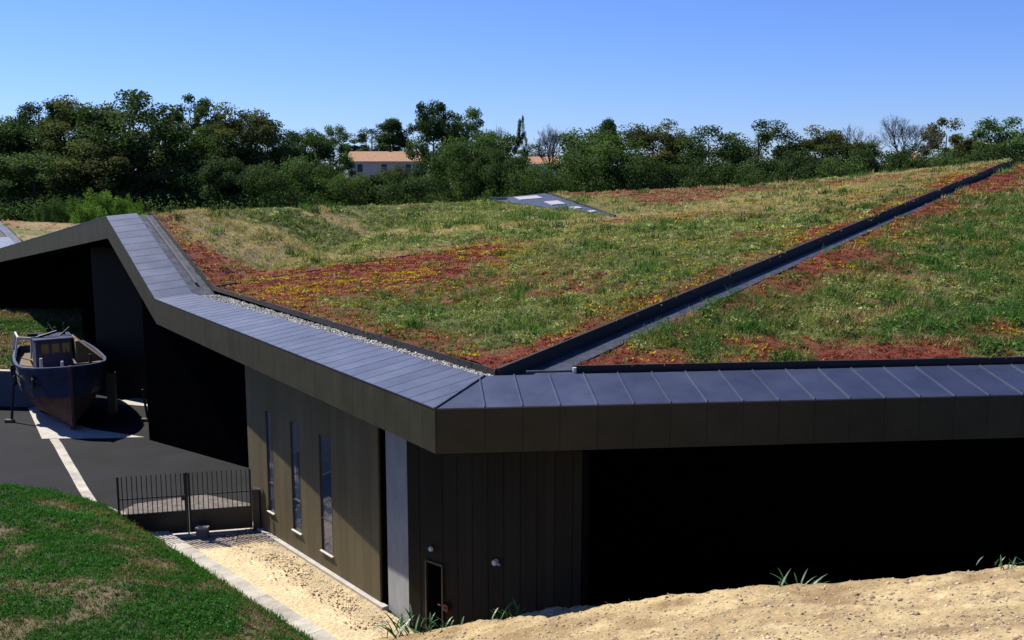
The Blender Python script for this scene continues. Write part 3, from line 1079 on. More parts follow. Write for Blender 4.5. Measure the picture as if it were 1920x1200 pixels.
for s0, s1, z0, z1 in wins:
    fr = MB()
    fr.bar(wpt(s0, -.02, z0), wpt(s0, -.02, z1), .03, .05, wn_)
    fr.bar(wpt(s1, -.02, z0), wpt(s1, -.02, z1), .03, .05, wn_)
    fr.bar(wpt(s0, -.02, z1), wpt(s1, -.02, z1), .05, .05)
    fr.bar(wpt(s0, -.03, z0 + (z1 - z0) * .28), wpt(s1, -.03, z0 + (z1 - z0) * .28), .04, .05)
    w0 = fr.build('window', M['alu'], museum)
    for za_, zb2 in ((z0 + .02, z0 + (z1 - z0) * .28), (z0 + (z1 - z0) * .28, z1 - .02)):
        MB().hexa([wpt(s0 + .02, -.055, za_), wpt(s1 - .02, -.055, za_), wpt(s1 - .02, -.045, za_), wpt(s0 + .02, -.045, za_)],
                  [wpt(s0 + .02, -.055, zb2), wpt(s1 - .02, -.055, zb2), wpt(s1 - .02, -.045, zb2), wpt(s0 + .02, -.045, zb2)]).build('pane', M['glass'], w0)
    MB().hexa([wpt(s0 - .03, -.05, z0 - .05), wpt(s1 + .03, -.05, z0 - .05), wpt(s1 + .03, .07, z0 - .06), wpt(s0 - .03, .07, z0 - .06)],
              [wpt(s0 - .03, -.05, z0 - .01), wpt(s1 + .03, -.05, z0 - .01), wpt(s1 + .03, .07, z0 - .03), wpt(s0 - .03, .07, z0 - .03)]).build('sill', M['sill'], w0)
# plinth
MB().hexa([wpt(-.35, -.05, -.05), wpt(WLEN, -.05, -.05), wpt(WLEN, .16, -.05), wpt(-.35, .16, -.05)],
          [wpt(-.35, -.05, .15), wpt(WLEN, -.05, .15), wpt(WLEN, .16, .15), wpt(-.35, .16, .15)]).build('plinth', M['concrete'], museum)
# dark reveal at the near end, concrete pier, then the recessed entrance wall
MB().hexa([wpt(-.3, -.5, 0), wpt(.0, -.5, 0), wpt(.0, -.12, 0), wpt(-.3, -.12, 0)],
          [wpt(-.3, -.5, WTOP), wpt(.0, -.5, WTOP), wpt(.0, -.12, WTOP), wpt(-.3, -.12, WTOP)]).build('wall_reveal', M['black_shade_clad'], museum)
Q0 = Vector((-2.95, 27.0, 0))
p0 = wpt(-.3, -.10, 0)
ed = (Q0 - p0)
en = Vector((ed.y, -ed.x, 0)).normalized()
if en.y > 0: en = -en
MB().hexa([p0 - en * .3, Q0 - en * .3, Q0, p0], [v + Vector((0, 0, WTOP)) for v in (p0 - en * .3, Q0 - en * .3, Q0, p0)]).build('concrete_pier', M['grey_concrete'], museum)
qd = Vector((.766, -.643, 0))
qn = Vector((-.643, -.766, 0))
QLEN = 6.05
qpt = lambda s_, o_, z_: Q0 + qd * s_ + qn * o_ + Vector((0, 0, z_))


def q_s(px, py):
    q = spot(px, py, 10) - Vector((0, 0, CAMH))
    t, s_ = np.linalg.solve(np.array([[q.x, -qd.x], [q.y, -qd.y]]), [Q0.x, Q0.y])
    return s_, CAMH + q.z * t


d0, dz = q_s(800, 1049)
d1, dz1 = q_s(831, 1062)
dz = (dz + dz1) / 2
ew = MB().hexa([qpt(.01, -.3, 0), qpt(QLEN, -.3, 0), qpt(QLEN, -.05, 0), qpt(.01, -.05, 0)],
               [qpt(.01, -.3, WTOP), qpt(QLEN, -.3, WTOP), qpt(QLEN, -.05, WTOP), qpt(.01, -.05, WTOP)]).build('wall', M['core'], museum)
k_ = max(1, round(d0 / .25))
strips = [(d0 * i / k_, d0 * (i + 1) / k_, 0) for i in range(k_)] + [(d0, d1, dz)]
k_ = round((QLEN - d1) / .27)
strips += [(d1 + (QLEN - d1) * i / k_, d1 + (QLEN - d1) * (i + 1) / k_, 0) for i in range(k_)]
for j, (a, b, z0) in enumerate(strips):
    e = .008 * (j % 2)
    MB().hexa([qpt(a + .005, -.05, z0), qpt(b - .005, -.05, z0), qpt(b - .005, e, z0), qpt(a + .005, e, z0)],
              [qpt(a + .005, -.05, WTOP), qpt(b - .005, -.05, WTOP), qpt(b - .005, e, WTOP), qpt(a + .005, e, WTOP)]).build('cladding_panel', M['shade_clad'], ew)
dr = MB().hexa([qpt(d0, -.049, 0), qpt(d1, -.049, 0), qpt(d1, -.03, 0), qpt(d0, -.03, 0)],
               [qpt(d0, -.049, dz), qpt(d1, -.049, dz), qpt(d1, -.03, dz), qpt(d0, -.03, dz)]).build('door', M['black_shade_clad'], museum)
f_ = MB()
f_.bar(qpt(d0, .02, 0), qpt(d0, .02, dz), .05, .08, qn)
f_.bar(qpt(d1, .02, 0), qpt(d1, .02, dz), .05, .08, qn)
f_.bar(qpt(d0 - .02, .02, dz), qpt(d1 + .02, .02, dz), .05, .06)
f_.build('door_frame', M['alu'], dr)
MB().bar(qpt(d1 - .12, .0, 1.02), qpt(d1 - .22, .0, 1.02), .03).build('handle', M['sill'], dr)
# the black bay behind the front eave
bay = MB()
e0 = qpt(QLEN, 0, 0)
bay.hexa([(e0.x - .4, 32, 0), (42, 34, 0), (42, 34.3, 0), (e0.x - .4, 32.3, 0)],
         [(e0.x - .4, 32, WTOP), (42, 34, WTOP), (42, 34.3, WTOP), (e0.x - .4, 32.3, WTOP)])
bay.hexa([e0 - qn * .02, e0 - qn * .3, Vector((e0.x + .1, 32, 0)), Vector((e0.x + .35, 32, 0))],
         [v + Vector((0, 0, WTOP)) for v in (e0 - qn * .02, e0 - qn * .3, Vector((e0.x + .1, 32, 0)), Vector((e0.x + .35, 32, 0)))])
bay.build('bay_wall', M['black_shade_clad'], museum)
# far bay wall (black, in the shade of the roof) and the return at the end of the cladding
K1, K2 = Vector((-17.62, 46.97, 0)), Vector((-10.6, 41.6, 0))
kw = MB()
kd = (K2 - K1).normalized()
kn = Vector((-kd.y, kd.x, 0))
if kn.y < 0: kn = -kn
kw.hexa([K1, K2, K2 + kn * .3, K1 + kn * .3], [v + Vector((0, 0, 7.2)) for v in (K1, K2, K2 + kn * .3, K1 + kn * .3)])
kw.build('bay_wall', M['black_shade_clad'], museum)
MB().hexa([WF, WF - wn_ * .3, Vector((-8.2, 41, 0)), Vector((-8.5, 41, 0))],
          [v + Vector((0, 0, WTOP)) for v in (WF, WF - wn_ * .3, Vector((-8.2, 41, 0)), Vector((-8.5, 41, 0)))]).build('return_wall', M['clad'], museum)
# passage under the ridge: header wall, end wall and pillar
MB().hexa([(-42.8, 80.6, -1), (-22, 79.0, -1), (-22, 79.4, -1), (-42.8, 81.0, -1)],
          [(-42.8, 80.6, 5.5), (-22, 79.0, 7.6), (-22, 79.4, 7.6), (-42.8, 81.0, 5.5)]).build('far_wing_wall', M['black_shade_clad'], museum)
pa, pb = spot(188, 760, 57), spot(280, 760, 55.5)
pa.z = pb.z = 0
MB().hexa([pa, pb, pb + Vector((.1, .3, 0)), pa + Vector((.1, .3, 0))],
          [v + Vector((0, 0, 8.6)) for v in (pa, pb, pb + Vector((.1, .3, 0)), pa + Vector((.1, .3, 0)))]).build('passage_wall', M['shade_clad'], museum)
pc = spot(177, 760, 57.5); pc.z = 0
MB().box(pc.x - .28, pc.x + .28, pc.y - .2, pc.y + .2, 0, 8.6).build('passage_pillar', M['black_shade_clad'], museum)
pc = spot(212, 770, 52.5); pc.z = 0
MB().box(pc.x - .2, pc.x + .2, pc.y - .2, pc.y + .2, 0, 2.2).build('gate_pier', M['clad'], museum)

# fittings on the entrance wall
s_, z_ = q_s(811, 1028)
w_ = empty('wall_lamp', qpt(s_, .02, z_))
tag(w_, 'small round pale lamp above the dark entrance door', 'lamp', 'lamps on the entrance wall')
MB().tube(qn * 0, qn * .09, .075, .06, 12).build('lamp_body', M['white'], w_)
MB().tube(qn * -.01, qn * .03, .095, .095, 12).build('back_plate', M['alu'], w_)
s_, z_ = q_s(932, 1053)
w_ = empty('wall_lamp', qpt(s_, .02, z_))
tag(w_, 'white wall lamp in the middle of the entrance wall, right of the door', 'lamp', 'lamps on the entrance wall')
MB().tube(qn * 0, qn * .12, .085, .07, 12).build('lamp_body', M['white'], w_)
MB().bar(qn * .06, qn * .06 + qd * .17 + Vector((0, 0, -.02)), .06, .05).build('lamp_arm', M['sill'], w_)
s_, z_ = q_s(840, 1138)
w_ = empty('call_point', qpt(s_, .02, z_))
tag(w_, 'small red box on the wall beside the entrance door', 'alarm box')
MB().bar(qn * 0, qn * .09, .16, .18).build('box_body', M['red'], w_)
MB().bar(qn * .09, qn * .10, .09, .09).build('front_plate', M['iron'], w_)

# ------------------------------------------------------------------ gate
ga, gb = Vector((-13.9, 33.75, 0)), Vector((-9.45, 34.75, 0))
gd = (gb - ga).normalized()
gn = Vector((-gd.y, gd.x, 0))
gate = empty('yard_gate', ga)
tag(gate, 'dark metal gate with upright bars across the yard entrance', 'gate')
GL = (gb - ga).length
mid = GL * .515
gp = lambda s_, z_, o_=0: gd * s_ + gn * o_ + Vector((0, 0, z_))
for a, b in ((0, mid - .04), (mid + .04, GL)):
    leaf = MB()
    leaf.bar(gp(a, .90), gp(b, .90), .06, .06)
    leaf.bar(gp(a, 1.48), gp(b, 1.48), .03, .04)
    leaf.bar(gp(a + .03, .10), gp(a + .03, 2.32), .06, .06)
    leaf.bar(gp(b - .03, .10), gp(b - .03, 2.32), .06, .06)
    lf = leaf.build('gate_leaf', M['gate'], gate)
    MB().hexa([gp(a + .06, .10, -.02), gp(b - .06, .10, -.02), gp(b - .06, .10, .02), gp(a + .06, .10, .02)],
              [gp(a + .06, .88, -.02), gp(b - .06, .88, -.02), gp(b - .06, .88, .02), gp(a + .06, .88, .02)]).build('solid_panel', M['gate'], lf)
    nb = round((b - a) / .165)
    proto = None
    for i in range(1, nb):
        if proto is None:
            mb = MB().bar((0, 0, .92), (0, 0, 2.32), .028, .03, gn)
            bo = proto = mb.build('bar', M['gate'], lf)
        else:
            bo = copy_part(proto, lf)
        bo.location = gd * (a + (b - a) * i / nb)
MB().bar(gp(mid, 0, -.05), gp(mid, 2.36, -.05), .05, .05, gn).build('centre_post', M['gate'], gate)
MB().bar(gp(mid - .12, 1.34, -.08), gp(mid - .12, 1.52, -.08), .12, .08, gn).build('lock_box', M['gate'], gate)
post = empty('gate_post', gb + gd * .18 - gn * .12)
tag(post, 'stout black square post at the wall end of the gate', 'post')
MB().box(-.13, .13, -.13, .13, -.02, 1.55).build('shaft', M['gate'], post, bevel=.01)
MB().box(-.15, .15, -.15, .15, 1.55, 1.59).build('cap', M['gate'], post)
dv = empty('gate_motor', ga + gp(mid + .5, 0, -.42))
tag(dv, 'small grey box standing on the ground before the gate centre', 'gate motor')
MB().box(-.2, .2, -.14, .14, 0, .36).build('housing', M['low_wall'], dv, bevel=.02)
MB().box(-.22, .22, -.16, .16, .36, .42).build('lid', mat('grey_lid', (.25, .28, .30), .6), dv)
m_ = MB().hexa([ga + gp(1.2, 0, -.30), ga + gp(GL - .1, 0, -.30), ga + gp(GL - .1, 0, .16), ga + gp(1.2, 0, .16)],
               [ga + gp(1.2, .05, -.30), ga + gp(GL - .1, .05, -.30), ga + gp(GL - .1, .05, .16), ga + gp(1.2, .05, .16)])
tag(m_.build('threshold_slab', M['concrete']), kind='structure')

# ------------------------------------------------------------------ low wall left
lw = MB()
la, lb = Vector((-52, 56.5, 0)), Vector((-25.8, 53.6, 0))
lw.hexa([la, lb, lb + Vector((0, .3, 0)), la + Vector((0, .3, 0))], [v + Vector((0, 0, 1.95)) for v in (la, lb, lb + Vector((0, .3, 0)), la + Vector((0, .3, 0)))])
lwo = empty('boundary_wall', (0, 0, 0))
tag(lwo, 'low slate-grey boundary wall at the left edge behind the boat', 'wall')
lw.build('wall_body', M['low_wall'], lwo)
MB().hexa([la + Vector((0, -.04, 1.95)), lb + Vector((0, -.04, 1.95)), lb + Vector((0, .34, 1.95)), la + Vector((0, .34, 1.95))],
          [la + Vector((0, -.04, 2.03)), lb + Vector((0, -.04, 2.03)), lb + Vector((0, .34, 2.03)), la + Vector((0, .34, 2.03))]).build('wall_cap', M['concrete'], lwo)

# ------------------------------------------------------------------ fishing boat (bow towards the camera)
boat = empty('fishing_boat', (-21.9, 48.4, .05), R(30))
tag(boat, 'old blue wooden fishing boat with rusty bottom on the paved yard', 'boat')
BLEN = 9.2
# stations from stem (y=0) to stern; half breadth at keel-side, bilge, waterline, deck, rail
st_y = [0, .5, 1.2, 2.2, 3.6, 5.2, 6.8, 8.2, 9.2]
kz = [.35, .06, .0, .0, .0, .0, .02, .10, .30]
hb = {'k': [.03, .06, .08, .09, .09, .09, .09, .08, .06],
      'b': [.04, .25, .55, .95, 1.30, 1.40, 1.30, 1.00, .60],
      'w': [.05, .55, 1.05, 1.55, 1.95, 2.02, 1.95, 1.70, 1.30],
      'd': [.06, .85, 1.45, 1.90, 2.12, 2.15, 2.08, 1.90, 1.65]}
zz = {'b': [.9, .75, .65, .58, .55, .55, .62, .78, 1.0], 'w': [1.75, 1.65, 1.58, 1.52, 1.48, 1.48, 1.52, 1.6, 1.7],
      'd': [3.25, 3.18, 3.10, 3.0, 2.92, 2.88, 2.90, 2.96, 3.05]}


def loft(rows_):
    m_ = MB()
    for i in range(len(st_y) - 1):
        for s_ in (-1, 1):
            for (n0, n1) in rows_:
                g = lambda nm, q: (s_ * hb[nm][q], st_y[q], kz[q] if nm == 'k' else zz[nm][q])
                m_.poly([g(n0, i), g(n0, i + 1), g(n1, i + 1), g(n1, i)])
    for (n0, n1) in rows_:
        q = len(st_y) - 1
        z0 = lambda nm: kz[q] if nm == 'k' else zz[nm][q]
        m_.poly([(-hb[n0][q], st_y[q], z0(n0)), (hb[n0][q], st_y[q], z0(n0)), (hb[n1][q], st_y[q], z0(n1)), (-hb[n1][q], st_y[q], z0(n1))])
    return m_


loft([('k', 'b'), ('b', 'w')]).build('hull_bottom', M['boat_red'], boat, smooth=True)
loft([('w', 'd')]).build('topsides', M['boat_blue'], boat, smooth=True)
kl = MB()
kl.box(-.09, .09, .5, 8.6, -.05, .12)
kl.bar((0, -.02, .1), (0, -.10, 3.35), .13, .16, (0, 1, 0))
kl.build('keel_and_stem', M['boat_red'], boat)
dk = MB()
for i in range(len(st_y) - 1):
    dk.poly([(-hb['d'][i] * .97, st_y[i], zz['d'][i] - .35), (hb['d'][i] * .97, st_y[i], zz['d'][i] - .35),
             (hb['d'][i + 1] * .97, st_y[i + 1], zz['d'][i + 1] - .35), (-hb['d'][i + 1] * .97, st_y[i + 1], zz['d'][i + 1] - .35)])
dk.build('deck', M['boat_wood'], boat)
for s_ in (-1, 1):
    gw = MB()
    for i in range(len(st_y) - 1):
        gw.bar((s_ * hb['d'][i], st_y[i], zz['d'][i] + .02), (s_ * hb['d'][i + 1], st_y[i + 1], zz['d'][i + 1] + .02), .13, .08)
    gw.build('gunwale', mat('light_blue_rail', (.018, .045, .12), .5), boat)
for s_ in (-1, 1):
    # rubbing strake half way down the topsides, planking seams and tyre fenders
    sk = MB()
    for i in range(len(st_y) - 1):
        a_, b_ = [(s_ * ((hb['d'][q] + hb['w'][q]) / 2 + .03), st_y[q], (zz['d'][q] * .62 + zz['w'][q] * .38)) for q in (i, i + 1)]
        sk.bar(a_, b_, .07, .10)
    sk.build('rubbing_strake', M['iron'], boat)
    for f in (.22, .42, .80):
        pl_ = MB()
        for i in range(len(st_y) - 1):
            a_, b_ = [(s_ * (hb['w'][q] + (hb['d'][q] - hb['w'][q]) * f + .006), st_y[q], zz['w'][q] + (zz['d'][q] - zz['w'][q]) * f) for q in (i, i + 1)]
            pl_.bar(a_, b_, .022, .022)
        pl_.build('plank_seam', M['iron'], boat)
for i in (2, 4, 6):
    ty = MB()
    cx_, cy_, cz_ = -hb['d'][i] - .12, st_y[i] + .4, zz['d'][i] - .75
    for q in range(10):
        t0, t1 = q * math.pi / 5, (q + 1) * math.pi / 5
        ty.tube((cx_, cy_ + .26 * math.cos(t0), cz_ + .26 * math.sin(t0)), (cx_, cy_ + .26 * math.cos(t1), cz_ + .26 * math.sin(t1)), .085, .085, 6)
    ty.bar((cx_, cy_, cz_ + .26), (cx_ + .12, cy_, cz_ + .8), .03)
    ty.build('tyre_fender', M['rubber'], boat)
ms = MB()
ms.tube((-.35, 5.9, 2.6), (-.35, 6.0, 4.75), .06, .04)
ms.bar((-.35, 6.0, 4.7), (.5, 2.0, 3.0), .018)
ms.build('mast_stay', M['iron'], boat)
# wheelhouse, forward hatch, rails
wh = MB().hexa([(-1.25, 3.4, 2.6), (.55, 3.4, 2.6), (.55, 5.4, 2.6), (-1.25, 5.4, 2.6)],
               [(-1.2, 3.5, 4.15), (.5, 3.5, 4.15), (.5, 5.4, 4.15), (-1.2, 5.4, 4.15)]).build('wheelhouse', M['boat_blue'], boat)
MB().box(-1.32, .62, 3.35, 5.5, 4.15, 4.22).build('roof', M['boat_blue'], wh)
for wx in (-.95, -.45, .05):
    MB().hexa([(wx, 3.425, 3.45), (wx + .36, 3.425, 3.45), (wx + .36, 3.475, 3.45), (wx, 3.475, 3.45)],
              [(wx, 3.455, 3.95), (wx + .36, 3.455, 3.95), (wx + .36, 3.505, 3.95), (wx, 3.505, 3.95)]).build('window', M['boat_glass'], wh)
hp = MB().hexa([(.62, 2.6, 2.95), (2.0, 2.9, 2.95), (2.0, 5.2, 2.95), (.62, 5.2, 2.95)],
               [(.62, 2.8, 4.1), (.78, 2.8, 4.1), (.78, 5.2, 4.1), (.62, 5.2, 4.1)])
hp.build('sloping_hatch', M['boat_wood'], boat)
rl = MB()
rl.bar((-2.05, 6.2, 2.9), (-1.85, 6.2, 4.0), .10)
rl.bar((-1.30, 5.6, 2.9), (-1.22, 5.6, 4.0), .10)
rl.bar((-1.85, 6.2, 4.0), (-1.22, 5.6, 4.0), .08)
rl.bar((-2.0, 8.4, 2.9), (-1.85, 8.2, 4.0), .10)
rl.bar((-1.85, 6.2, 4.0), (-1.85, 8.2, 4.0), .08)
rl.build('stern_rail', M['boat_white'], boat)
gr = MB()
gr.tube((-1.1, 4.2, 4.22), (-.1, 4.2, 4.48), .07)
gr.tube((-1.5, 4.4, 4.37), (-1.0, 4.4, 4.34), .10)
gr.tube((.3, 4.6, 4.2), (.3, 4.6, 4.85), .05)
gr.tube((-.5, 4.7, 4.2), (-.5, 4.7, 4.6), .05)
gr.tube((.05, 4.3, 4.2), (.55, 4.3, 4.65), .05)
gr.build('roof_gear', M['iron'], boat)
for (x_, y_, h_) in ((-1.1, 2.2, .55), (1.2, 2.0, .6), (-.2, 1.4, .45)):
    MB().tube((x_, y_, 2.7), (x_, y_, 2.7 + h_ + .2), .09, .07).build('bollard', M['boat_white'] if x_ < 0 else M['iron'], boat)
MB().tube((.0, 6.4, 2.6), (.0, 6.4, 4.4), .07).build('winch_post', M['iron'], boat)
# shore props
for i, (p, q, lab) in enumerate((((-26.0, 50.4), (-25.8, 50.7), 'dark upright prop with pale foot beside the blue boat hull at the left'),
                                 ((-19.0, 50.6), (-19.2, 50.6), 'dark prop under the shaded right side of the boat'))):
    pr = empty('boat_prop', (p[0], p[1], 0))
    tag(pr, lab, 'prop', 'props around the boat')
    MB().tube((0, 0, .12), (q[0] - p[0], q[1] - p[1], 3.0 if i == 0 else 1.7), .07, .06).build('shaft', M['iron'], pr)
    MB().box(-.35, .12, -.12, .12, 0, .16).build('foot', M['boat_wood'], pr, bevel=.02)

# ------------------------------------------------------------------ weeds on the mound
def leaf_mesh():
    V, F = [], []
    for i in range(5):
        t = i / 4
        w = .05 * math.sin(math.pi * (.12 + .88 * t) ** .8) + .004
        V += [(-w, t * .55, t * (1.1 - .45 * t)), (w, t * .55, t * (1.1 - .45 * t))]
        if i: F.append((2 * i - 2, 2 * i - 1, 2 * i + 1, 2 * i))
    me = bpy.data.meshes.new('leaf')
    me.from_pydata(V, [], F)
    return me


def weed(px, py, Y, h, k, label, spread=.18, lean=1.0, colr=(.05, .15, .045)):
    w_ = empty('weed', spot(px, py, Y) - Vector((0, 0, .04)))
    tag(w_, label, 'weed', 'weeds on the mound')
    me = leaf_mesh()
    me.materials.append(mat('weed_leaf', colr, .5, 0, .25, 9))
    for i in range(k):
        o = bpy.data.objects.new('leaf', me)
        COL.objects.link(o)
        o.parent = w_
        o.location = (random.gauss(0, spread), random.gauss(0, spread * .6), 0)
        q = h * random.uniform(.5, 1.15)
        o.scale = (q * random.uniform(.8, 1.4), q * lean * random.uniform(.6, 1.4), q)
        o.rotation_euler = (random.gauss(0, .15), 0, random.uniform(0, 6.28))


weed(752, 1186, 24.5, .62, 30, 'broad weed clump at the foot of the concrete pier', .42, 1.3)
weed(815, 1180, 23.8, .50, 26, 'weeds in front of the entrance door', .40, 1.2)
weed(950, 1160, 22.0, .62, 16, 'bright leafy weed on the mound right of the door', .22, .9, (.09, .24, .05))
weed(1495, 1102, 17.8, .30, 30, 'lone weed on the mound crest before the black bay', .26, 1.9)
weed(1195, 1142, 19.2, .16, 26, 'flat weed patch on the mound below the wall end', .30, 1.8, (.12, .15, .06))
weed(1895, 1060, 15.9, .24, 18, 'weed on the mound crest at the right edge', .20, 2.0)

# ------------------------------------------------------------------ houses beyond the trees
def house(px0, px1, ytop, yeave, Y, label, depth=9, hipped=False):
    a, b = spot(px0, yeave, Y), spot(px1, yeave, Y)
    zr = spot(px0, ytop, Y).z
    h = empty('house', ((a.x + b.x) / 2, Y, ground_z((a.x + b.x) / 2, Y).item() - .3))
    tag(h, label, 'house')
    w, ze, zr = (b.x - a.x) / 2, a.z - h.location.z, zr - h.location.z
    MB().box(-w, w, 0, depth, -.5, ze).build('wall', M['house_wall'], h)
    m_ = MB()
    o = .35
    m_.hexa([(-w - o, -o, ze - .05), (w + o, -o, ze - .05), (w + o, depth + o, ze - .05), (-w - o, depth + o, ze - .05)],
            [(-w - o, depth / 2 - .1, zr), (w + o, depth / 2 - .1, zr), (w + o, depth / 2 + .1, zr), (-w - o, depth / 2 + .1, zr)])
    rf = m_.build('roof', M['tile'], h)
    MB().box(w * .05, w * .05 + .5, depth / 2 - .3, depth / 2 + .3, zr - .6, zr + .15).build('chimney', M['tile'], rf)
    k_ = max(2, int(w / 1.8))
    for i in range(k_):
        x = -w + 2 * w * (i + .5) / k_
        MB().box(x - .45, x + .45, -.04, .05, ze - 1.9, ze - .55).build('window', M['glass'], h)
    return h


house(652, 788, 283, 302, 175, 'long pale house with orange tiled roof among the trees, left of centre')
house(985, 1046, 293, 307, 185, 'low orange tiled roof showing behind the bare tree near the centre', 8)
house(1700, 1728, 284, 300, 170, 'small reddish house peeking between trees near the right edge', 7)
house(1225, 1262, 286, 298, 165, 'pale gabled house half hidden by the trees right of centre', 7)

# ------------------------------------------------------------------ trees
def leaves(cent, rad, per, size, cols, flat=.75):
    """leaf quads around cluster centres"""
    n = len(cent) * per
    c = np.repeat(cent, per, 0)
    r = np.repeat(rad, per)
    d = rng.normal(0, 1, (n, 3))
    d /= np.linalg.norm(d, axis=1)[:, None]
    rr = r * rng.random(n) ** .45
    p = c + d * rr[:, None] * np.array([1, 1, flat])
    nrm = d * .5 + rng.normal(0, .6, (n, 3)) + np.array([0, 0, .35])
    nrm /= np.linalg.norm(nrm, axis=1)[:, None]
    t = np.cross(nrm, rng.normal(0, 1, (n, 3)))
    t /= np.linalg.norm(t, axis=1)[:, None]
    b = np.cross(nrm, t)
    s = size * rng.uniform(.6, 1.35, n)[:, None]
    V = np.stack([p - t * s * .5, p + b * s * .32, p + t * s * .5, p - b * s * .32], 1).reshape(-1, 3)
    F = np.arange(n * 4).reshape(-1, 4)
    w = np.repeat(rng.uniform(.7, 1.3, len(cent)), per) * rng.uniform(.75, 1.25, n)
    hue = np.repeat(rng.random(len(cent)), per)[:, None]
    base = np.array(cols[0]) * (1 - hue) + np.array(cols[1]) * hue
    return V, F, np.repeat(base * w[:, None], 4, 0)


def limbs(mb, p, d, L, r, depth, tips, spread=.55, n=3):
    q = p + d * L
    mb.tube(p, q, r, r * .66, 6 if depth > 1 else 4)
    tips.append(q)
    if depth == 0: return
    for i in range(n):
        v = (d + Vector((random.gauss(0, spread), random.gauss(0, spread), random.uniform(-.1, .45)))).normalized()
        limbs(mb, q - d * L * random.uniform(0, .3), v, L * random.uniform(.62, .82), r * .6, depth - 1, tips, spread, n)


DARK = ((.048, .086, .030), (.076, .122, .040))
MIDG = ((.070, .130, .036), (.105, .165, .048))
OLIV = ((.085, .105, .034), (.130, .140, .050))
BRIT = ((.15, .27, .045), (.20, .33, .07))
YELG = ((.13, .13, .035), (.17, .15, .045))


def tree_proto(kind, cols, seed):
    """unit tree: 1 high, about .7 wide; returns (crown mesh data, trunk mesh)"""
    global rng
    rng = np.random.default_rng(seed)
    random.seed(seed)
    if kind == 'broad':
        nc, top, wid, low, per, sz, cr = 70, .98, .34, .14, 330, .019, .098
    elif kind == 'dome':
        nc, top, wid, low, per, sz, cr = 84, .98, .34, .14, 320, .018, .086
    elif kind == 'airy':
        nc, top, wid, low, per, sz, cr = 56, .98, .28, .10, 260, .018, .068
    elif kind == 'pointed':
        nc, top, wid, low, per, sz, cr = 54, .99, .22, .10, 280, .019, .074
    elif kind == 'bush':
        nc, top, wid, low, per, sz, cr = 66, .97, .56, .02, 400, .024, .145
    cent = []
    while len(cent) < nc:
        v = rng.uniform(-1, 1, 3)
        if v @ v > 1 or v @ v < .30: continue
        h = (v[2] + 1) / 2
        prof = {'pointed': 1.1 * (1 - h) ** .7 + .12, 'bush': 1.0, 'dome': 1.0, 'broad': 1.0, 'airy': .75 + .5 * random.random()}[kind]
        cent.append((v[0] * wid * prof, v[1] * wid * prof, low + (top - cr - low) * h))
    cent = np.array(cent)
    if kind in ('broad', 'airy'):
        cent[:, :2] += (rng.random((nc, 2)) - .5) * .06
    rad = cr * rng.uniform(.65, 1.35, nc)
    V, F, C = leaves(cent, rad, per, sz, cols)
    # stray sprays around the outline
    st_ = cent[rng.integers(0, nc, 26)] * np.array([1.18, 1.18, 1.03])
    V2, F2, C2 = leaves(st_, np.full(26, cr * .5), 34, sz, cols)
    V, F, C = join([(V, F, C), (V2, F2, C2)])
    V[:, 2] *= .985 / np.percentile(V[:, 2], 99.6)
    tm = MB()
    tips = []
    if kind == 'bush':
        for i in range(4): tm.tube((0, 0, 0), (random.uniform(-.2, .2), random.uniform(-.2, .2), .5), .015, .008, 5)
    else:
        tm.tube((0, 0, -.03), (.01, 0, low + .05), .024, .017, 8)
        for i in range(7):
            c_ = Vector(cent[rng.integers(0, nc)])
            tm.tube((.01, 0, low * random.uniform(.7, 1.1)), c_, .011, .004, 5)
        tm.tube((.01, 0, low), (0, 0, top - .15), .015, .004, 6)
    return (V, F, C), tm


protos = {}
for nm, kind, cols, seed in (('broad_a', 'broad', DARK, 1), ('broad_b', 'broad', MIDG, 2), ('broad_c', 'broad', OLIV, 3), ('dome', 'dome', DARK, 4), ('dome_b', 'dome', MIDG, 14),
                             ('airy', 'airy', DARK, 5), ('airy_b', 'airy', DARK, 15), ('pointed', 'pointed', DARK, 6), ('bush_a', 'bush', MIDG, 7), ('bush_b', 'bush', DARK, 8),
                             ('bush_c', 'bush', OLIV, 9), ('bright', 'bush', BRIT, 10), ('yellow', 'airy', YELG, 11)):
    (V, F, C), tm = tree_proto(kind, cols, seed)
    co = np_obj('crown', V, F, M['leaf'], C)
    to = tm.build('trunk', M['bark'])
    protos[nm] = (co.data, to.data)
    bpy.data.objects.remove(co)
    bpy.data.objects.remove(to)


def tree(kind, px, ytop, wpx, Y, label, name='tree', base=None, rot=None, cat=None, group='trees along the skyline'):
    p = spot(px, ytop, Y)
    gz_ = float(ground_z(p.x, p.y)) - .2 if base is None else base
    h = p.z - gz_
    nat = {'broad': .80, 'dome': .80, 'airy': .66, 'pointed': .56, 'bush': 1.35, 'bright': 1.35, 'yellow': .66}[kind.split('_')[0]]
    w = wpx / FPX * Y * 1.0
    t = empty(name, (p.x, p.y, gz_), rot if rot is not None else random.uniform(0, 6.28))
    sx = w / nat
    t.scale = (sx, sx, h * 1.02)
    tag(t, label, cat or ('tree' if 'bush' not in name else 'bush'), group)
    for nm, me in zip(('crown', 'trunk'), protos[kind]):
        o = bpy.data.objects.new(nm, me)
        COL.objects.link(o)
        o.parent = t
    return t


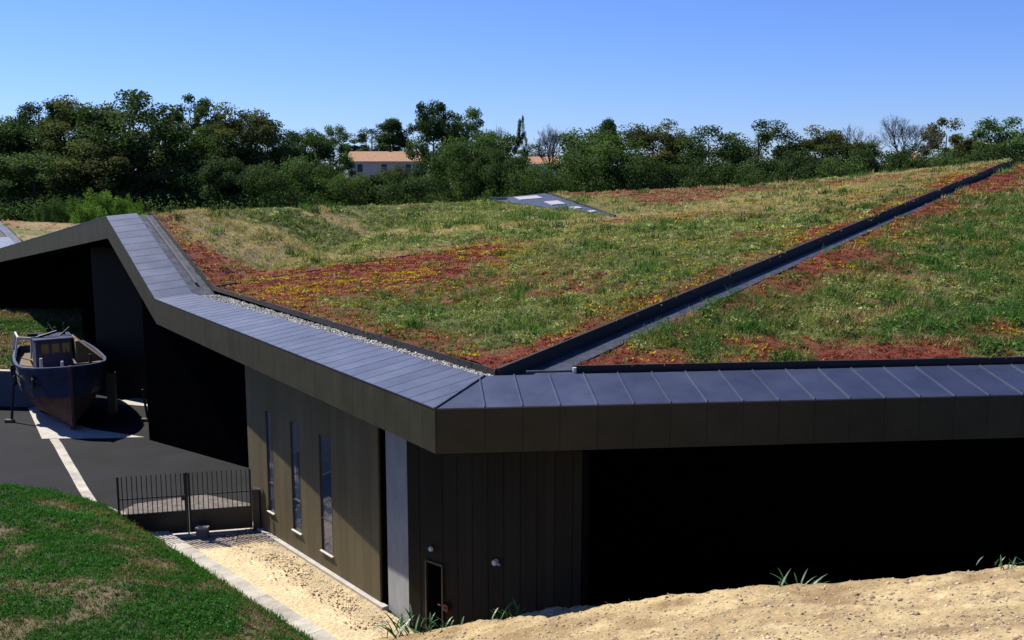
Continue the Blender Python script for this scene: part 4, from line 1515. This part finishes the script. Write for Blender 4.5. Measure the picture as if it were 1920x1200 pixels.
random.seed(21)
TREES = [
    ('broad_a', -60, 215, 150, 138, 'tree cut by the left edge of the picture, behind the first skyline tree'),
    ('broad_b', 18, 224, 110, 132, 'lowest dark tree at the far left of the skyline'),
    ('dome', 92, 188, 110, 138, 'smooth domed tree second from the left on the skyline'),
    ('broad_c', 165, 186, 120, 136, 'dark round tree between the domed tree and the tallest left tree'),
    ('broad_a', 240, 173, 150, 130, 'tallest broad dark tree on the left of the skyline'),
    ('airy', 322, 196, 80, 142, 'airy tree with sky showing through right of the tallest left tree'),
    ('airy_b', 367, 178, 78, 140, 'slender airy tree whose tufted tip pokes above its neighbours'),
    ('broad_b', 405, 235, 90, 132, 'lower dark tree between the tufted tree and the leaning pair'),
    ('broad_c', 452, 199, 105, 134, 'dark tree with jagged top left of the dip in the skyline'),
    ('broad_a', 500, 226, 90, 138, 'dark tree sloping down to the dip in the skyline'),
    ('broad_b', 572, 242, 90, 146, 'small round tree in the dip left of the orange roof house'),
    ('dome_b', 618, 234, 74, 150, 'round tree above the left end of the orange roof house'),
    ('airy', 697, 230, 80, 200, 'airy tree rising behind the middle of the orange roof'),
    ('pointed', 736, 219, 70, 200, 'narrow pointed tree behind the orange roof house'),
    ('dome', 812, 189, 80, 150, 'tall dark domed tree right of the orange roof house'),
    ('dome_b', 874, 203, 92, 152, 'flat domed tree second right of the orange roof house'),
    ('broad_b', 915, 246, 110, 140, 'broad tree below the flat domed tree, left of the centre bare trees'),
    ('broad_a', 1003, 268, 70, 200, 'small dark tree behind the low orange roof near the centre'),
    ('pointed', 1140, 221, 60, 146, 'narrow dark spire above the mid-green tree right of centre'),
    ('broad_b', 1125, 240, 150, 134, 'broad mid-green tree right of the centre bare tree'),
    ('broad_c', 1225, 227, 110, 142, 'dark tree above the pale gabled house'),
    ('broad_c', 1275, 244, 70, 146, 'small olive tree right of the pale gabled house'),
    ('broad_a', 1330, 236, 120, 140, 'wide tree with sky gaps under its crown right of centre'),
    ('broad_a', 1424, 225, 118, 142, 'compact dark tree left of the low gap in the right skyline'),
    ('broad_c', 1545, 238, 118, 140, 'dark tree right of the low gap in the right skyline'),
    ('broad_b', 1600, 262, 100, 142, 'dark tree left of the big bare tree'),
    ('broad_a', 1725, 268, 90, 146, 'dark low tree right of the big bare tree'),
    ('yellow', 1777, 221, 88, 138, 'yellow-green tree near the right end of the skyline'),
    ('broad_c', 1806, 252, 60, 144, 'small dark tree tucked behind the yellow-green tree'),
    ('dome_b', 1888, 221, 130, 136, 'round dark tree at the right end of the skyline'),
    ('broad_b', 1975, 215, 140, 138, 'tree cut by the right edge of the picture'),
]
for kind, px, yt, w, Y, lab in TREES:
    tree(kind, px, yt + 5, w * (1.8 if px < 520 else 1.45), Y, lab)

BUSH = [
    ('broad_b', 60, 290, 170, 122, 'dark lower tree at the left edge below the domed tree'),
    ('broad_c', 200, 270, 170, 124, 'dark lower tree below the tallest left tree'),
    ('broad_a', 330, 285, 150, 126, 'dark lower tree below the airy pair'),
    ('bush_b', 440, 300, 150, 122, 'dark bush mass left of the skyline dip'),
    ('bush_a', 555, 300, 150, 120, 'rounded green bush below the skyline dip'),
    ('bush_a', 650, 330, 120, 116, 'rounded green bush below the left end of the orange roof house'),
    ('bush_c', 664, 330, 60, 134, 'grey-green bush hiding the lower left wall of the orange roof house'),
    ('bush_c', 742, 312, 84, 134, 'pale grey-green bush in front of the orange roof house'),
    ('bush_b', 745, 326, 150, 116, 'low dark bush under the orange roof house'),
    ('bush_a', 868, 264, 130, 128, 'high green bush right of the orange roof house'),
    ('bush_b', 940, 285, 120, 124, 'dark bush left of the low orange roof'),
    ('bush_a', 1010, 311, 120, 118, 'low green bush in front of the low orange roof'),
    ('bush_a', 1135, 268, 170, 124, 'green bush below the broad mid-green tree'),
    ('bush_b', 1205, 300, 110, 122, 'dark bush left of the pale gabled house'),
    ('bush_b', 1310, 300, 150, 122, 'dark bush below the wide tree with sky gaps'),
    ('bush_a', 1385, 310, 120, 118, 'green bush below the compact dark tree'),
    ('bush_b', 1480, 288, 150, 122, 'dark bush in the low gap of the right skyline'),
    ('bush_a', 1570, 300, 140, 118, 'green bush left of the big bare tree'),
    ('bush_b', 1615, 284, 110, 122, 'dark bush below the smaller leafless tree'),
    ('bush_b', 1668, 286, 130, 124, 'dark bush under the big bare tree'),
    ('bush_a', 1760, 288, 110, 120, 'bush under the yellow-green tree'),
    ('bush_b', 1860, 275, 150, 122, 'bush under the round tree at the right end'),
]
for kind, px, yt, w, Y, lab in BUSH:
    tree(kind, px, yt, w * 1.4, Y, lab, 'bush', group='bushes below the skyline trees')
tree('bright', 172, 362, 100, 102, 'bright green bush standing behind the roof ridge at the left', 'bush', group='bushes by the ridge')
tree('bright', 238, 372, 64, 104, 'smaller bright green bush right beside the bigger bright one', 'bush', group='bushes by the ridge')
tree('bush_a', 100, 376, 80, 106, 'mid green bush left of the bright green bush behind the ridge', 'bush', group='bushes by the ridge')


def bare_tree(px, ytop, wpx, Y, label, seed, depth=6, spread=.45):
    random.seed(seed)
    p = spot(px, ytop, Y)
    gz_ = float(ground_z(p.x, p.y)) - .2
    h = p.z - gz_
    t = empty('bare_tree', (p.x, p.y, gz_))
    tag(t, label, 'tree', 'leafless trees on the skyline')
    mb, tips = MB(), []
    tr = MB()
    tr.tube((0, 0, 0), (.1, 0, h * .42), .3, .2, 8)
    tr.build('trunk', M['bark'], t)
    for i in range(3):
        limbs(mb, Vector((.1, 0, h * .38)), Vector((random.gauss(0, .3), random.gauss(0, .3), 1)).normalized(), h * .17, .12, depth, tips, spread, 3)
    v = np.array(mb.v)
    zz_ = v[:, 2].max()
    sc = (h - h * .38) / max(.1, zz_ - h * .38)
    ww = (np.percentile(v[:, 0], 98) - np.percentile(v[:, 0], 2))
    sw = wpx / FPX * Y / ww
    mb.v = [((q[0] - .1) * sw + .1, q[1] * sw, h * .38 + (q[2] - h * .38) * sc) for q in mb.v]
    mb.build('branches', M['twig'], t)


bare_tree(1035, 230, 66, 138, 'pale leafless tree in front of the low orange roof near the centre', 5)
bare_tree(1688, 211, 100, 138, 'big leafless tree with rounded crown near the right', 6)
bare_tree(1612, 230, 70, 144, 'smaller leafless tree left of the big leafless tree', 8, 5)
bare_tree(938, 232, 34, 150, 'thin leafless tree just left of the narrow pole-like tree', 9, 4)
tree('airy_b', 978, 222, 30, 140, 'very narrow pole-like tree left of the centre leafless tree', group='trees along the skyline')

# undergrowth filling the foot of the wood
rng = np.random.default_rng(77)
n = 1500
x = rng.uniform(-85, 85, n)
y = rng.uniform(110, 150, n)
z = ground_z(x, y)
top = rng.uniform(.8, 6.5, n)
V, F, C = leaves(np.stack([x, y, z + top * .6], -1), rng.uniform(1.4, 2.6, n), 150, .28, MIDG)
tag(np_obj('undergrowth', V, F, M['leaf'], C), 'dense dark undergrowth at the foot of the tree line', 'undergrowth', kind='stuff')
